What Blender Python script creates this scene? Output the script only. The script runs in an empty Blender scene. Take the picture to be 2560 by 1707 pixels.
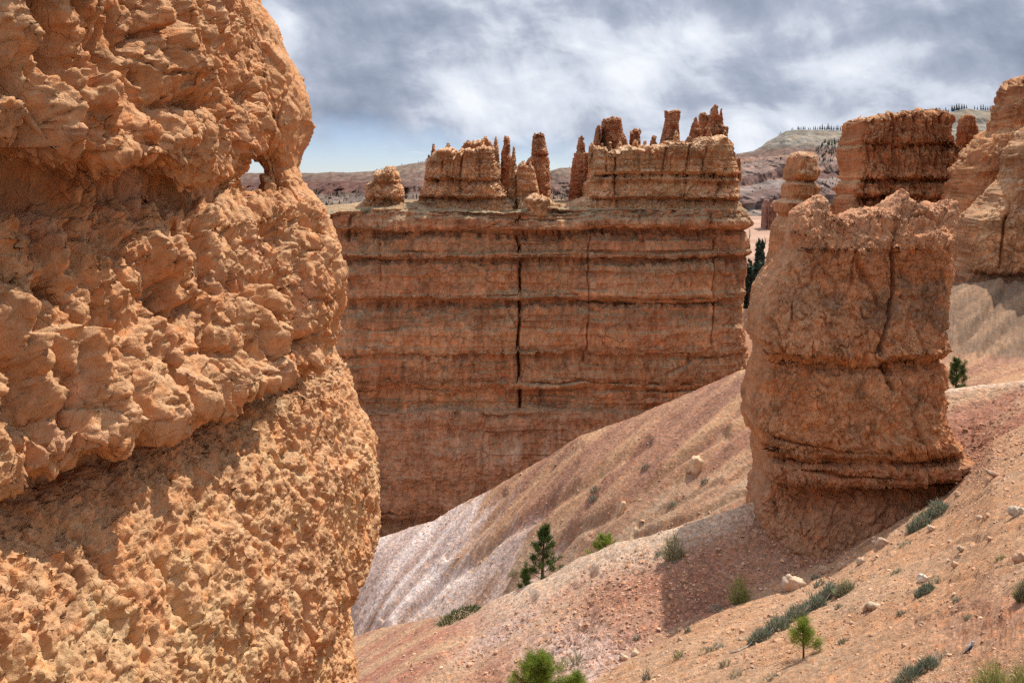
import bpy, math, random
import numpy as np
from mathutils import Vector

C = bpy.context.scene.collection
R_ = math.radians
F, CX, HY = 2459.0, 1280.0, 450.0      # photograph pixels: focal length, centre column, eye-level row


# ------------------------------------------------------------------ camera
cam = bpy.data.cameras.new("camera")
cam.sensor_width = 36.0
cam.lens = 36.0 * F / 2560.0
cam.shift_y = -(853.5 - HY) / 2560.0
cam.clip_start = 0.1
cam.clip_end = 60000.0
camo = bpy.data.objects.new("camera", cam)
camo.rotation_euler = (R_(90), 0, 0)
C.objects.link(camo)
bpy.context.scene.camera = camo

# ------------------------------------------------------------------ light
SUN_EL, SUN_AZ = R_(58), R_(46)         # azimuth from +Y towards +X
SUN = Vector((math.sin(SUN_AZ) * math.cos(SUN_EL), math.cos(SUN_AZ) * math.cos(SUN_EL), math.sin(SUN_EL)))
sun = bpy.data.lights.new("sun", 'SUN')
sun.energy = 5.0

sun.angle = R_(0.6)
sun.color = (1.0, 0.95, 0.87)
suno = bpy.data.objects.new("sun", sun)
suno.rotation_euler = SUN.to_track_quat('Z', 'Y').to_euler()
C.objects.link(suno)

vs = bpy.context.scene.view_settings
vs.view_transform = 'Standard'
vs.look = 'None'
vs.exposure = 0.32
vs.gamma = 1.0
vs.use_curve_mapping = False
try:
    bpy.context.scene.cycles.max_bounces = 6
    bpy.context.scene.cycles.diffuse_bounces = 4
    bpy.context.scene.cycles.use_denoising = False
except Exception:
    pass


class Nodes:
    """small helper for node trees"""
    def __init__(self, tree):
        self.t = tree
        self.t.nodes.clear()

    def n(self, kind, **kw):
        nd = self.t.nodes.new(kind)
        for k, v in kw.items():
            setattr(nd, k, v)
        return nd

    def put(self, sock, v):
        if isinstance(v, bpy.types.NodeSocket):
            self.t.links.new(v, sock)
        elif v is not None:
            sock.default_value = v

    def m(self, op, a, b=None, c=None, clamp=False):
        nd = self.n('ShaderNodeMath', operation=op)
        nd.use_clamp = clamp
        for i, v in enumerate((a, b, c)):
            if v is not None:
                self.put(nd.inputs[i], v)
        return nd.outputs[0]

    def vec(self, x, y, z):
        nd = self.n('ShaderNodeCombineXYZ')
        for i, v in enumerate((x, y, z)):
            self.put(nd.inputs[i], v)
        return nd.outputs[0]

    def noise(self, v, scale, detail=4.0, rough=0.55, dist=0.0):
        nd = self.n('ShaderNodeTexNoise')
        self.put(nd.inputs['Vector'], v)
        nd.inputs['Scale'].default_value = scale
        nd.inputs['Detail'].default_value = detail
        nd.inputs['Roughness'].default_value = rough
        nd.inputs['Distortion'].default_value = dist
        return nd.outputs['Fac']

    def ramp(self, f, stops):
        nd = self.n('ShaderNodeValToRGB')
        el = nd.color_ramp.elements
        while len(el) > 1:
            el.remove(el[-1])
        el[0].position, el[0].color = stops[0][0], tuple(stops[0][1]) + (1,)
        for p, c in stops[1:]:
            e = el.new(p)
            e.color = tuple(c) + (1,)
        self.put(nd.inputs[0], f)
        return nd.outputs['Color']

    def mix(self, f, a, b, blend='MIX'):
        nd = self.n('ShaderNodeMix', data_type='RGBA', blend_type=blend)
        self.put(nd.inputs[0], f)
        for s, v in ((nd.inputs[6], a), (nd.inputs[7], b)):
            if isinstance(v, tuple):
                v = v if len(v) == 4 else v + (1,)
            self.put(s, v)
        return nd.outputs[2]

    def smooth(self, x, a, b):
        nd = self.n('ShaderNodeMapRange', interpolation_type='SMOOTHSTEP')
        self.put(nd.inputs[0], x)
        nd.inputs[1].default_value, nd.inputs[2].default_value = a, b
        return nd.outputs[0]


# ------------------------------------------------------------------ sky
def build_world():
    w = bpy.data.worlds.new("World")
    bpy.context.scene.world = w
    w.use_nodes = True
    k = Nodes(w.node_tree)
    sky = k.n('ShaderNodeTexSky', sky_type='NISHITA')
    sky.sun_disc = False
    sky.sun_elevation = SUN_EL
    sky.sun_rotation = SUN_AZ
    sky.altitude = 2400
    sky.air_density = 1.0
    sky.dust_density = 0.15
    sky.ozone_density = 3.0
    bg1 = k.n('ShaderNodeBackground')
    k.put(bg1.inputs[0], k.mix(1.0, sky.outputs[0], (.92, .91, 1.06), 'MULTIPLY'))
    bg1.inputs[1].default_value = 0.085
    tc = k.n('ShaderNodeTexCoord')
    sp = k.n('ShaderNodeSeparateXYZ')
    k.put(sp.inputs[0], tc.outputs['Generated'])
    x, y, z = sp.outputs
    az = k.m('ARCTAN2', x, y)
    el = k.m('ARCSINE', z)
    # soft billows, wind-torn detail and slanting rain streaks under the cloud base
    warp = k.noise(k.vec(k.m('MULTIPLY', az, 4), k.m('MULTIPLY', el, 6), 3.1), 1.0, 3)
    wu = k.m('ADD', az, k.m('MULTIPLY', k.m('SUBTRACT', warp, .5), .22))
    wv = k.m('ADD', el, k.m('MULTIPLY', k.m('SUBTRACT', warp, .5), .09))
    big = k.noise(k.vec(k.m('ADD', k.m('MULTIPLY', wu, 6.5), k.m('MULTIPLY', wv, 3)), k.m('MULTIPLY', wv, 10), 7.7), 1.0, 5, .52)
    det = k.noise(k.vec(k.m('ADD', k.m('MULTIPLY', az, 14), k.m('MULTIPLY', el, 4)), k.m('MULTIPLY', wv, 20), 1.3), 1.0, 8, .62, .1)
    streak = k.noise(k.vec(k.m('ADD', k.m('MULTIPLY', az, 17), k.m('MULTIPLY', el, 7)), k.m('MULTIPLY', el, 3.2), 5.5), 1.0, 4, .5)
    val = k.m('ADD', k.m('MULTIPLY', big, 1.35), k.m('MULTIPLY', det, .85))
    val = k.m('ADD', val, k.m('MULTIPLY', streak, .60))
    val = k.m('SUBTRACT', val, .86)

    def blob(px, py, sx, sy, amp, slant=0.0):
        a0, e0 = math.atan((px - CX) / F), (HY - py) / F
        da = k.m('SUBTRACT', az, a0)
        de = k.m('SUBTRACT', k.m('SUBTRACT', el, e0), k.m('MULTIPLY', da, slant))
        q = k.m('ADD', k.m('POWER', k.m('ABSOLUTE', k.m('DIVIDE', da, sx / F)), 2.0),
                k.m('POWER', k.m('ABSOLUTE', k.m('DIVIDE', de, sy / F)), 2.0))
        return k.m('MULTIPLY', k.m('EXPONENT', k.m('MULTIPLY', q, -1.0)), amp)
    for b in ((1700, 130, 150, 75, .20, .45), (2190, 165, 210, 40, .30, .18), (1450, 240, 230, 60, .10, .45), (2330, 250, 200, 40, .12, -.1),
              (1120, 250, 120, 90, .12, 0), (690, 60, 110, 110, .16, 0), (2020, 330, 260, 70, .08, 0),
              (1080, 110, 130, 70, -.14, .2), (2130, 10, 520, 70, -.12, 0), (2470, 130, 120, 90, -.16, 0),
              (1930, 200, 150, 60, -.12, .1), (1560, 30, 300, 45, -.14, 0), (960, 290, 140, 90, -.08, 0)):
        val = k.m('ADD', val, blob(*b))
    val = k.m('ADD', k.m('MULTIPLY', k.m('SUBTRACT', val, .5), 1.18), .5)
    col = k.ramp(val, [(0.05, (.19, .225, .30)), (.32, (.285, .325, .415)), (.50, (.37, .41, .50)), (.68, (.54, .58, .66)), (1.02, (.74, .77, .82))])
    # clear strip low over the rim, thinning towards the right
    low = k.m('ADD', el, k.m('MULTIPLY', k.m('SUBTRACT', big, .5), .06))
    low = k.m('ADD', low, k.m('MULTIPLY', k.m('SUBTRACT', streak, .5), .05))
    low = k.m('ADD', low, k.m('MULTIPLY', az, .035))
    cover = k.smooth(low, .012, .058)
    small = k.noise(k.vec(k.m('MULTIPLY', az, 22), k.m('MULTIPLY', el, 120), 9.3), 1.0, 4, .55)
    puffs = k.m('MULTIPLY', k.smooth(small, .63, .74), .75)
    col = k.mix(k.m('MULTIPLY', puffs, k.m('SUBTRACT', 1.0, cover)), col, (.80, .83, .88))
    cover = k.m('MAXIMUM', cover, puffs)
    # brighter towards the zenith, as a lit cloud deck is
    lift = k.m('ADD', 1.0, k.m('MULTIPLY', k.smooth(el, .2, 1.0), .9))
    bg2 = k.n('ShaderNodeBackground')
    k.put(bg2.inputs[0], col)
    k.put(bg2.inputs[1], lift)
    mx = k.n('ShaderNodeMixShader')
    k.put(mx.inputs[0], cover)
    k.put(mx.inputs[1], bg1.outputs[0])
    k.put(mx.inputs[2], bg2.outputs[0])
    out = k.n('ShaderNodeOutputWorld')
    k.put(out.inputs[0], mx.outputs[0])


build_world()

# ------------------------------------------------------------------ noise in numpy
f32 = np.float32


def _hash(ix, iy, iz, seed):
    h = (ix.astype(np.uint32) * np.uint32(374761393) + iy.astype(np.uint32) * np.uint32(668265263)
         + iz.astype(np.uint32) * np.uint32(2246822519) + np.uint32((seed * 3266489917) & 0xffffffff))
    h = (h ^ (h >> np.uint32(13))) * np.uint32(1274126177)
    h = (h ^ (h >> np.uint32(16))) * np.uint32(2654435761)
    return h ^ (h >> np.uint32(15))


def perlin(p, seed=0):
    p = np.asarray(p, f32)
    i = np.floor(p).astype(np.int32)
    f = p - i
    u = f * f * f * (f * (f * 6 - 15) + 10)
    out = 0
    for dx in (0, 1):
        wx = u[:, 0] if dx else 1 - u[:, 0]
        for dy in (0, 1):
            wy = u[:, 1] if dy else 1 - u[:, 1]
            for dz in (0, 1):
                wz = u[:, 2] if dz else 1 - u[:, 2]
                h = _hash(i[:, 0] + dx, i[:, 1] + dy, i[:, 2] + dz, seed)
                g = ((h & np.uint32(255)).astype(f32) / 127.5 - 1) * (f[:, 0] - dx)
                g += (((h >> np.uint32(8)) & np.uint32(255)).astype(f32) / 127.5 - 1) * (f[:, 1] - dy)
                g += (((h >> np.uint32(16)) & np.uint32(255)).astype(f32) / 127.5 - 1) * (f[:, 2] - dz)
                out = out + g * wx * wy * wz
    return out


def fbm(p, octv=4, seed=0, gain=.5, lac=2.03):
    a, s, out = 1.0, 1.0, 0
    for o in range(octv):
        out = out + a * perlin(np.asarray(p, f32) * s + o * 17.3, seed + o)
        a *= gain
        s *= lac
    return out


def ridged(p, octv=4, seed=0, gain=.5):
    a, s, out = 1.0, 1.0, 0
    for o in range(octv):
        out = out + a * (1 - 2.2 * np.abs(perlin(np.asarray(p, f32) * s + o * 11.1, seed + o)))
        a *= gain
        s *= 2.07
    return out


def worley(p, seed=0, jit=.9):
    p = np.asarray(p, f32)
    i = np.floor(p).astype(np.int32)
    n = len(p)
    F1 = np.full(n, 9, f32)
    F2 = np.full(n, 9, f32)
    H = np.zeros(n, np.uint32)
    rel = np.zeros((n, 3), f32)
    for dx in (-1, 0, 1):
        for dy in (-1, 0, 1):
            for dz in (-1, 0, 1):
                cx, cy, cz = i[:, 0] + dx, i[:, 1] + dy, i[:, 2] + dz
                h = _hash(cx, cy, cz, seed)
                rx = p[:, 0] - (cx + .5 + jit * ((h & np.uint32(1023)).astype(f32) / 1023 - .5))
                ry = p[:, 1] - (cy + .5 + jit * (((h >> np.uint32(10)) & np.uint32(1023)).astype(f32) / 1023 - .5))
                rz = p[:, 2] - (cz + .5 + jit * (((h >> np.uint32(20)) & np.uint32(1023)).astype(f32) / 1023 - .5))
                d = np.sqrt(rx * rx + ry * ry + rz * rz)
                c = d < F1
                F2 = np.where(c, F1, np.minimum(F2, d))
                F1 = np.where(c, d, F1)
                H = np.where(c, h, H)
                rel[:, 0] = np.where(c, rx, rel[:, 0])
                rel[:, 1] = np.where(c, ry, rel[:, 1])
                rel[:, 2] = np.where(c, rz, rel[:, 2])
    return F1, F2, H, rel


def ss(x, a, b):
    t = np.clip((x - a) / (b - a), 0, 1)
    return t * t * (3 - 2 * t)


def blocks(p, seed=0, tilt=.9, edge=.16, warp=.25):
    """fractured rock: every cell a tilted facet with its own height, rounded off at its joints"""
    p = np.asarray(p, f32)
    if warp:
        p = p + warp * np.stack([perlin(p * 1.7, seed + 31), perlin(p * 1.7 + 40, seed + 32), perlin(p * 1.7 + 80, seed + 33)], 1)
    F1, F2, H, rel = worley(p, seed)
    h2 = _hash(H.astype(np.int32), H.astype(np.int32) * 3 + 1, H.astype(np.int32) * 7 + 5, seed + 5)
    r = [((h2 >> np.uint32(s)) & np.uint32(255)).astype(f32) / 255 - .5 for s in (0, 8, 16, 24)]
    d = r[0] + tilt * (rel[:, 0] * r[1] + rel[:, 1] * r[2] + rel[:, 2] * r[3]) * 2
    e = ss(F2 - F1, 0, edge)
    return d * e - .5 * (1 - e), e, r[0]


def h1(i, seed=0):
    i = np.asarray(i).astype(np.int32)
    return (_hash(i, i * 0 + 7, i * 0 + 3, seed) & np.uint32(65535)).astype(f32) / 65535


def strata(p, fz, fx, seed, sharp=.78):
    """beds of uneven hardness cut by upright joints: returns (setback -.5...5, bed number hash)"""
    zz = p[:, 2] * fz + .55 * perlin(np.stack([p[:, 0] * .16, p[:, 1] * .16, p[:, 2] * .3], 1), seed) + .16 * perlin(p * [.9, .9, .3], seed + 1)
    i = np.floor(zz)
    f = zz - i
    a, b = h1(i, seed), h1(i + 1, seed)
    bed = a + (b - a) * ss(f, sharp, 1)
    xx = p[:, 0] * fx + .8 * perlin(p * [.5, .5, .9], seed + 2) + 9 * a
    j = np.floor(xx)
    g = xx - j
    c = (_hash(i.astype(np.int32), j.astype(np.int32), (j * 0).astype(np.int32), seed + 3) & np.uint32(65535)).astype(f32) / 65535
    e = ss(g, 0, .12) * ss(1 - g, 0, .12)
    return (bed - .5) + .55 * ((c - .35) * e - .12), a


def polydist(px, py, pts):
    best = np.full(len(px), 1e9, f32)
    for (x0, y0), (x1, y1) in zip(pts[:-1], pts[1:]):
        dx, dy = x1 - x0, y1 - y0
        t = np.clip(((px - x0) * dx + (py - y0) * dy) / (dx * dx + dy * dy), 0, 1)
        best = np.minimum(best, np.hypot(px - x0 - t * dx, py - y0 - t * dy))
    return best


def it(x, pts, a=0, b=1):
    xs = [q[a] for q in pts]
    ys = [q[b] for q in pts]
    o = np.argsort(xs, kind='stable')
    return np.interp(x, np.array(xs, float)[o], np.array(ys, float)[o])


def P(px, py, d):
    return np.array(((px - CX) / F * d, d, (HY - py) / F * d))


# ------------------------------------------------------------------ mesh and tag helpers
def mesh_obj(name, V, quads, mat, parent=None, base=(0, 0, 0), tint=None, tris=None, smooth=True):
    base = np.asarray(base, float)
    V = (np.asarray(V, float) - base).astype(f32)
    me = bpy.data.meshes.new(name)
    q = np.asarray(quads, np.int32).reshape(-1, 4) if quads is not None else np.zeros((0, 4), np.int32)
    t = np.asarray(tris, np.int32).reshape(-1, 3) if tris is not None else np.zeros((0, 3), np.int32)
    me.vertices.add(len(V))
    me.vertices.foreach_set('co', V.ravel())
    nl = q.size + t.size
    me.loops.add(nl)
    me.loops.foreach_set('vertex_index', np.concatenate([q.ravel(), t.ravel()]))
    npoly = len(q) + len(t)
    me.polygons.add(npoly)
    starts = np.concatenate([np.arange(len(q)) * 4, q.size + np.arange(len(t)) * 3]).astype(np.int32)
    me.polygons.foreach_set('loop_start', starts)
    me.polygons.foreach_set('use_smooth', np.full(npoly, smooth))
    me.update(calc_edges=True)
    me.validate()
    if tint is not None:
        a = me.color_attributes.new('tint', 'FLOAT_COLOR', 'POINT')
        c = np.ones((len(V), 4), f32)
        c[:, :3] = tint
        a.data.foreach_set('color', c.ravel())
    me.materials.append(mat)
    o = bpy.data.objects.new(name, me)
    C.objects.link(o)
    if parent is not None:
        o.parent = parent
    else:
        o.location = tuple(base)
    return o


def thing(name, label, cat, loc, group=None):
    o = bpy.data.objects.new(name, None)
    o.location = tuple(float(v) for v in loc)
    o.empty_display_size = .2
    C.objects.link(o)
    tag(o, label, cat, group)
    return o


def tag(o, label, cat, group=None):
    o['label'] = label
    o['category'] = cat
    if group:
        o['group'] = group
    return o


def grid_quads(nr, nc, wrap=False):
    r = np.arange(nr - 1)[:, None]
    c = np.arange(nc if wrap else nc - 1)[None, :]
    a = r * nc + c
    b = r * nc + (c + 1) % nc
    return np.stack([a, b, b + nc, a + nc], -1).reshape(-1, 4)


def grid_normals(G, wrap):
    du = np.gradient(G, axis=0)
    dv = (np.roll(G, -1, 1) - np.roll(G, 1, 1)) if wrap else np.gradient(G, axis=1)
    n = np.cross(dv, du)
    return n / np.maximum(np.linalg.norm(n, axis=-1, keepdims=True), 1e-9)


def smooth1(a, k):
    w = np.hanning(2 * k + 3)[1:-1]
    w /= w.sum()
    return np.convolve(np.pad(a, k, mode='edge'), w, 'valid')


def lerp(a, b, t):
    return np.asarray(a)[None, :] * (1 - t[:, None]) + np.asarray(b)[None, :] * t[:, None]


# ------------------------------------------------------------------ materials
def earth_mat(name, speck=8.0, bump=0.5, dist=0.05, vary=.35, stretch=1.0, crack=0.0, cscale=3.0):
    """tint attribute broken up by mineral speckle, with a fine bump and hairline joints"""
    m = bpy.data.materials.new(name)
    m.use_nodes = True
    k = Nodes(m.node_tree)
    tc = k.n('ShaderNodeTexCoord')
    mp = k.n('ShaderNodeMapping')
    k.put(mp.inputs[0], tc.outputs['Object'])
    mp.inputs['Scale'].default_value = (1, 1, stretch)
    co = mp.outputs[0]
    at = k.n('ShaderNodeAttribute', attribute_name='tint')
    n1 = k.noise(co, speck, 6, .68)
    n2 = k.noise(co, speck * .23, 4, .6)
    v = k.m('ADD', 1.0, k.m('ADD', k.m('MULTIPLY', k.m('SUBTRACT', n1, .5), vary * 2), k.m('MULTIPLY', k.m('SUBTRACT', n2, .5), vary)))
    col = k.mix(1.0, at.outputs['Color'], k.vec(v, v, v), 'MULTIPLY')
    n3 = k.noise(tc.outputs['Object'], speck * .5, 3, .5)
    col = k.mix(k.smooth(n3, .45, .7), col, k.mix(1.0, col, (1.12, .94, .80), 'MULTIPLY'))
    pr = k.n('ShaderNodeBsdfPrincipled')
    k.put(pr.inputs['Base Color'], col)
    pr.inputs['Roughness'].default_value = .92
    pr.inputs['Specular IOR Level'].default_value = .15
    h = k.m('ADD', k.noise(co, speck * .8, 7, .7), k.m('MULTIPLY', n2, .8))
    if crack:
        wn = k.n('ShaderNodeTexNoise')
        k.put(wn.inputs['Vector'], tc.outputs['Object'])
        wn.inputs['Scale'].default_value = cscale * .8
        wn.inputs['Detail'].default_value = 3
        va = k.n('ShaderNodeVectorMath', operation='MULTIPLY_ADD')
        k.put(va.inputs[0], wn.outputs['Color'])
        va.inputs[1].default_value = (.9 / cscale,) * 3
        k.put(va.inputs[2], tc.outputs['Object'])
        vo = k.n('ShaderNodeTexVoronoi', feature='DISTANCE_TO_EDGE')
        k.put(vo.inputs['Vector'], va.outputs[0])
        vo.inputs['Scale'].default_value = cscale
        line = k.smooth(vo.outputs['Distance'], 0.0, .05)
        gate = k.smooth(k.noise(tc.outputs['Object'], cscale * .35, 3, .6), .42, .58)
        h = k.m('SUBTRACT', h, k.m('MULTIPLY', k.m('MULTIPLY', k.m('SUBTRACT', 1.0, line), gate), crack))
    b = k.n('ShaderNodeBump')
    b.inputs['Strength'].default_value = bump
    b.inputs['Distance'].default_value = dist
    k.put(b.inputs['Height'], h)
    k.put(pr.inputs['Normal'], b.outputs[0])
    out = k.n('ShaderNodeOutputMaterial')
    k.put(out.inputs[0], pr.outputs[0])
    return m


def plain_mat(name, c1, c2, scale=6.0, rough=.85, trans=0.0):
    m = bpy.data.materials.new(name)
    m.use_nodes = True
    k = Nodes(m.node_tree)
    tc = k.n('ShaderNodeTexCoord')
    n = k.noise(tc.outputs['Object'], scale, 3, .6)
    col = k.mix(k.smooth(n, .35, .65), c1, c2)
    pr = k.n('ShaderNodeBsdfPrincipled')
    k.put(pr.inputs['Base Color'], col)
    pr.inputs['Roughness'].default_value = rough
    pr.inputs['Specular IOR Level'].default_value = .2
    out = k.n('ShaderNodeOutputMaterial')
    if trans:
        tr = k.n('ShaderNodeBsdfTranslucent')
        k.put(tr.inputs[0], col)
        mx = k.n('ShaderNodeMixShader')
        mx.inputs[0].default_value = trans
        k.put(mx.inputs[1], pr.outputs[0])
        k.put(mx.inputs[2], tr.outputs[0])
        k.put(out.inputs[0], mx.outputs[0])
    else:
        k.put(out.inputs[0], pr.outputs[0])
    return m


M = {
    'near_rock': earth_mat('near_rock', 9, 1.0, .07, .42, .8, .16, 4.5),
    'wall_rock': earth_mat('wall_rock', 3.2, 1.0, .30, .85, .4, .3, .8),
    'butte_rock': earth_mat('butte_rock', 5, 1.0, .13, .6, .8, .2, 3.4),
    'far_rock': earth_mat('far_rock', 2.0, 1.0, .5, .75, .65, .3, .5),
    'hill_earth': earth_mat('hill_earth', .06, 1.0, 14.0, .9, .6),
    'soil': earth_mat('soil', 9, 1.0, .09, .75),
    'boulder': earth_mat('boulder', 12, .8, .04, .45, 1.0, .4, 8),
    'needle': plain_mat('needle', (.028, .060, .014), (.085, .125, .022), 5, .6, .25),
    'needle_mid': plain_mat('needle_mid', (.05, .09, .016), (.12, .16, .03), 6, .6, .25),
    'needle_bright': plain_mat('needle_bright', (.11, .17, .02), (.26, .31, .045), 7, .55, .3),
    'bark': plain_mat('bark', (.05, .030, .020), (.12, .075, .05), 20),
    'sage': plain_mat('sage', (.12, .145, .095), (.27, .30, .215), 9, .8, .2),
    'dry_grass': plain_mat('dry_grass', (.20, .20, .11), (.38, .36, .21), 9, .8, .25),
    'rabbit_brush': plain_mat('rabbit_brush', (.18, .20, .055), (.38, .38, .12), 9, .8, .25),
    'twig': plain_mat('twig', (.30, .25, .19), (.45, .38, .30), 9),
    'far_needle': plain_mat('far_needle', (.03, .046, .03), (.06, .08, .048), .2, .9),
    'feather_grey': plain_mat('feather_grey', (.30, .29, .27), (.45, .43, .40), 30, .8),
    'feather_black': plain_mat('feather_black', (.02, .02, .025), (.05, .05, .06), 30, .6),
}


# ------------------------------------------------------------------ terrain: one sheet lofted through ground lines
# each line: (column in the photograph, depth in m, row in the photograph)
E3 = [(-900, 20, 2350), (300, 24, 2200), (860, 28, 1960), (1000, 27, 1900), (1200, 26, 1850), (1350, 26, 1765), (1465, 27, 1703), (1560, 28, 1639), (1649, 28.6, 1594),
      (1721, 29, 1555), (1786, 29.6, 1523), (1866, 30.4, 1487), (1941, 31, 1454), (2081, 32, 1398), (2236, 33, 1297), (2364, 34, 1224),
      (2427, 34.4, 1160), (2480, 34.6, 1092), (2560, 34.5, 1050), (2700, 34, 1000), (3300, 33, 900)]
K1 = [(-900, 10, 2900), (300, 16, 2500), (860, 21, 2200), (1200, 20.5, 1960), (1350, 20.5, 1850), (1465, 20.5, 1790), (1721, 18.5, 1775), (1941, 17, 1770), (2236, 15, 1765), (2560, 12.5, 1765), (3300, 10, 1700)]
E2 = [(-900, 46, 1800), (300, 46, 1700), (860, 44, 1590), (973, 42.5, 1561), (1090, 41, 1538), (1190, 40.2, 1522), (1293, 39.4, 1473), (1356, 38.8, 1444), (1451, 37.8, 1392), (1541, 36.8, 1354),
      (1631, 36, 1333), (1722, 35.6, 1302), (1820, 36, 1272), (1880, 36.5, 1250), (2100, 39, 1130), (2300, 41.5, 1000), (2373, 42, 969), (2460, 42, 958), (2560, 41.5, 946), (2700, 41, 930), (3300, 38, 870)]
E1A = [(-900, 56, 1800), (860, 54, 1720), (973, 52, 1640), (1190, 50, 1560), (1356, 48, 1480), (1541, 46, 1385), (1722, 45, 1330), (1880, 46, 1260), (2100, 47, 1120), (2373, 46.5, 985), (2560, 46, 950), (2700, 46, 935), (3300, 44, 860)]
E1 = [(-900, 64, 1560), (500, 64, 1430), (860, 62, 1366), (955, 61, 1336), (1081, 60, 1298), (1163, 59.4, 1248), (1226, 59, 1221), (1293, 58.5, 1180), (1379, 58, 1135), (1451, 57.6, 1086), (1523, 57.4, 1059),
      (1609, 57, 1027), (1668, 57, 1000), (1760, 57, 960), (1850, 57, 920), (2000, 56, 905), (2300, 53, 903), (2373, 52.5, 903), (2450, 52, 904), (2560, 51.5, 906), (2700, 51, 900), (3300, 48, 820)]
H1 = [(-900, 72, 1800), (860, 71, 1560), (1293, 70, 1420), (1668, 70, 1240), (1850, 69, 1130), (1960, 68, 1010), (2150, 66, 800), (2373, 63, 700), (2560, 62, 688), (2700, 61, 640), (3300, 58, 480)]
FAR = [[100, 1000, 780], [160, 900, 800], [230, 760, 760], [330, 628, 628], [450, 560, 560], [600, 545, 545], [1500, 562, 562], [2600, 566, 566], [5000, 556, 556], [12000, 500, 500], [40000, 458, 458]]


def terrain_cols():
    a = np.concatenate([np.linspace(-1800, 640, 60)[:-1], np.linspace(640, 2640, 1050), np.linspace(2640, 4600, 60)[1:]])
    return a


T_PX = terrain_cols()


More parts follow.
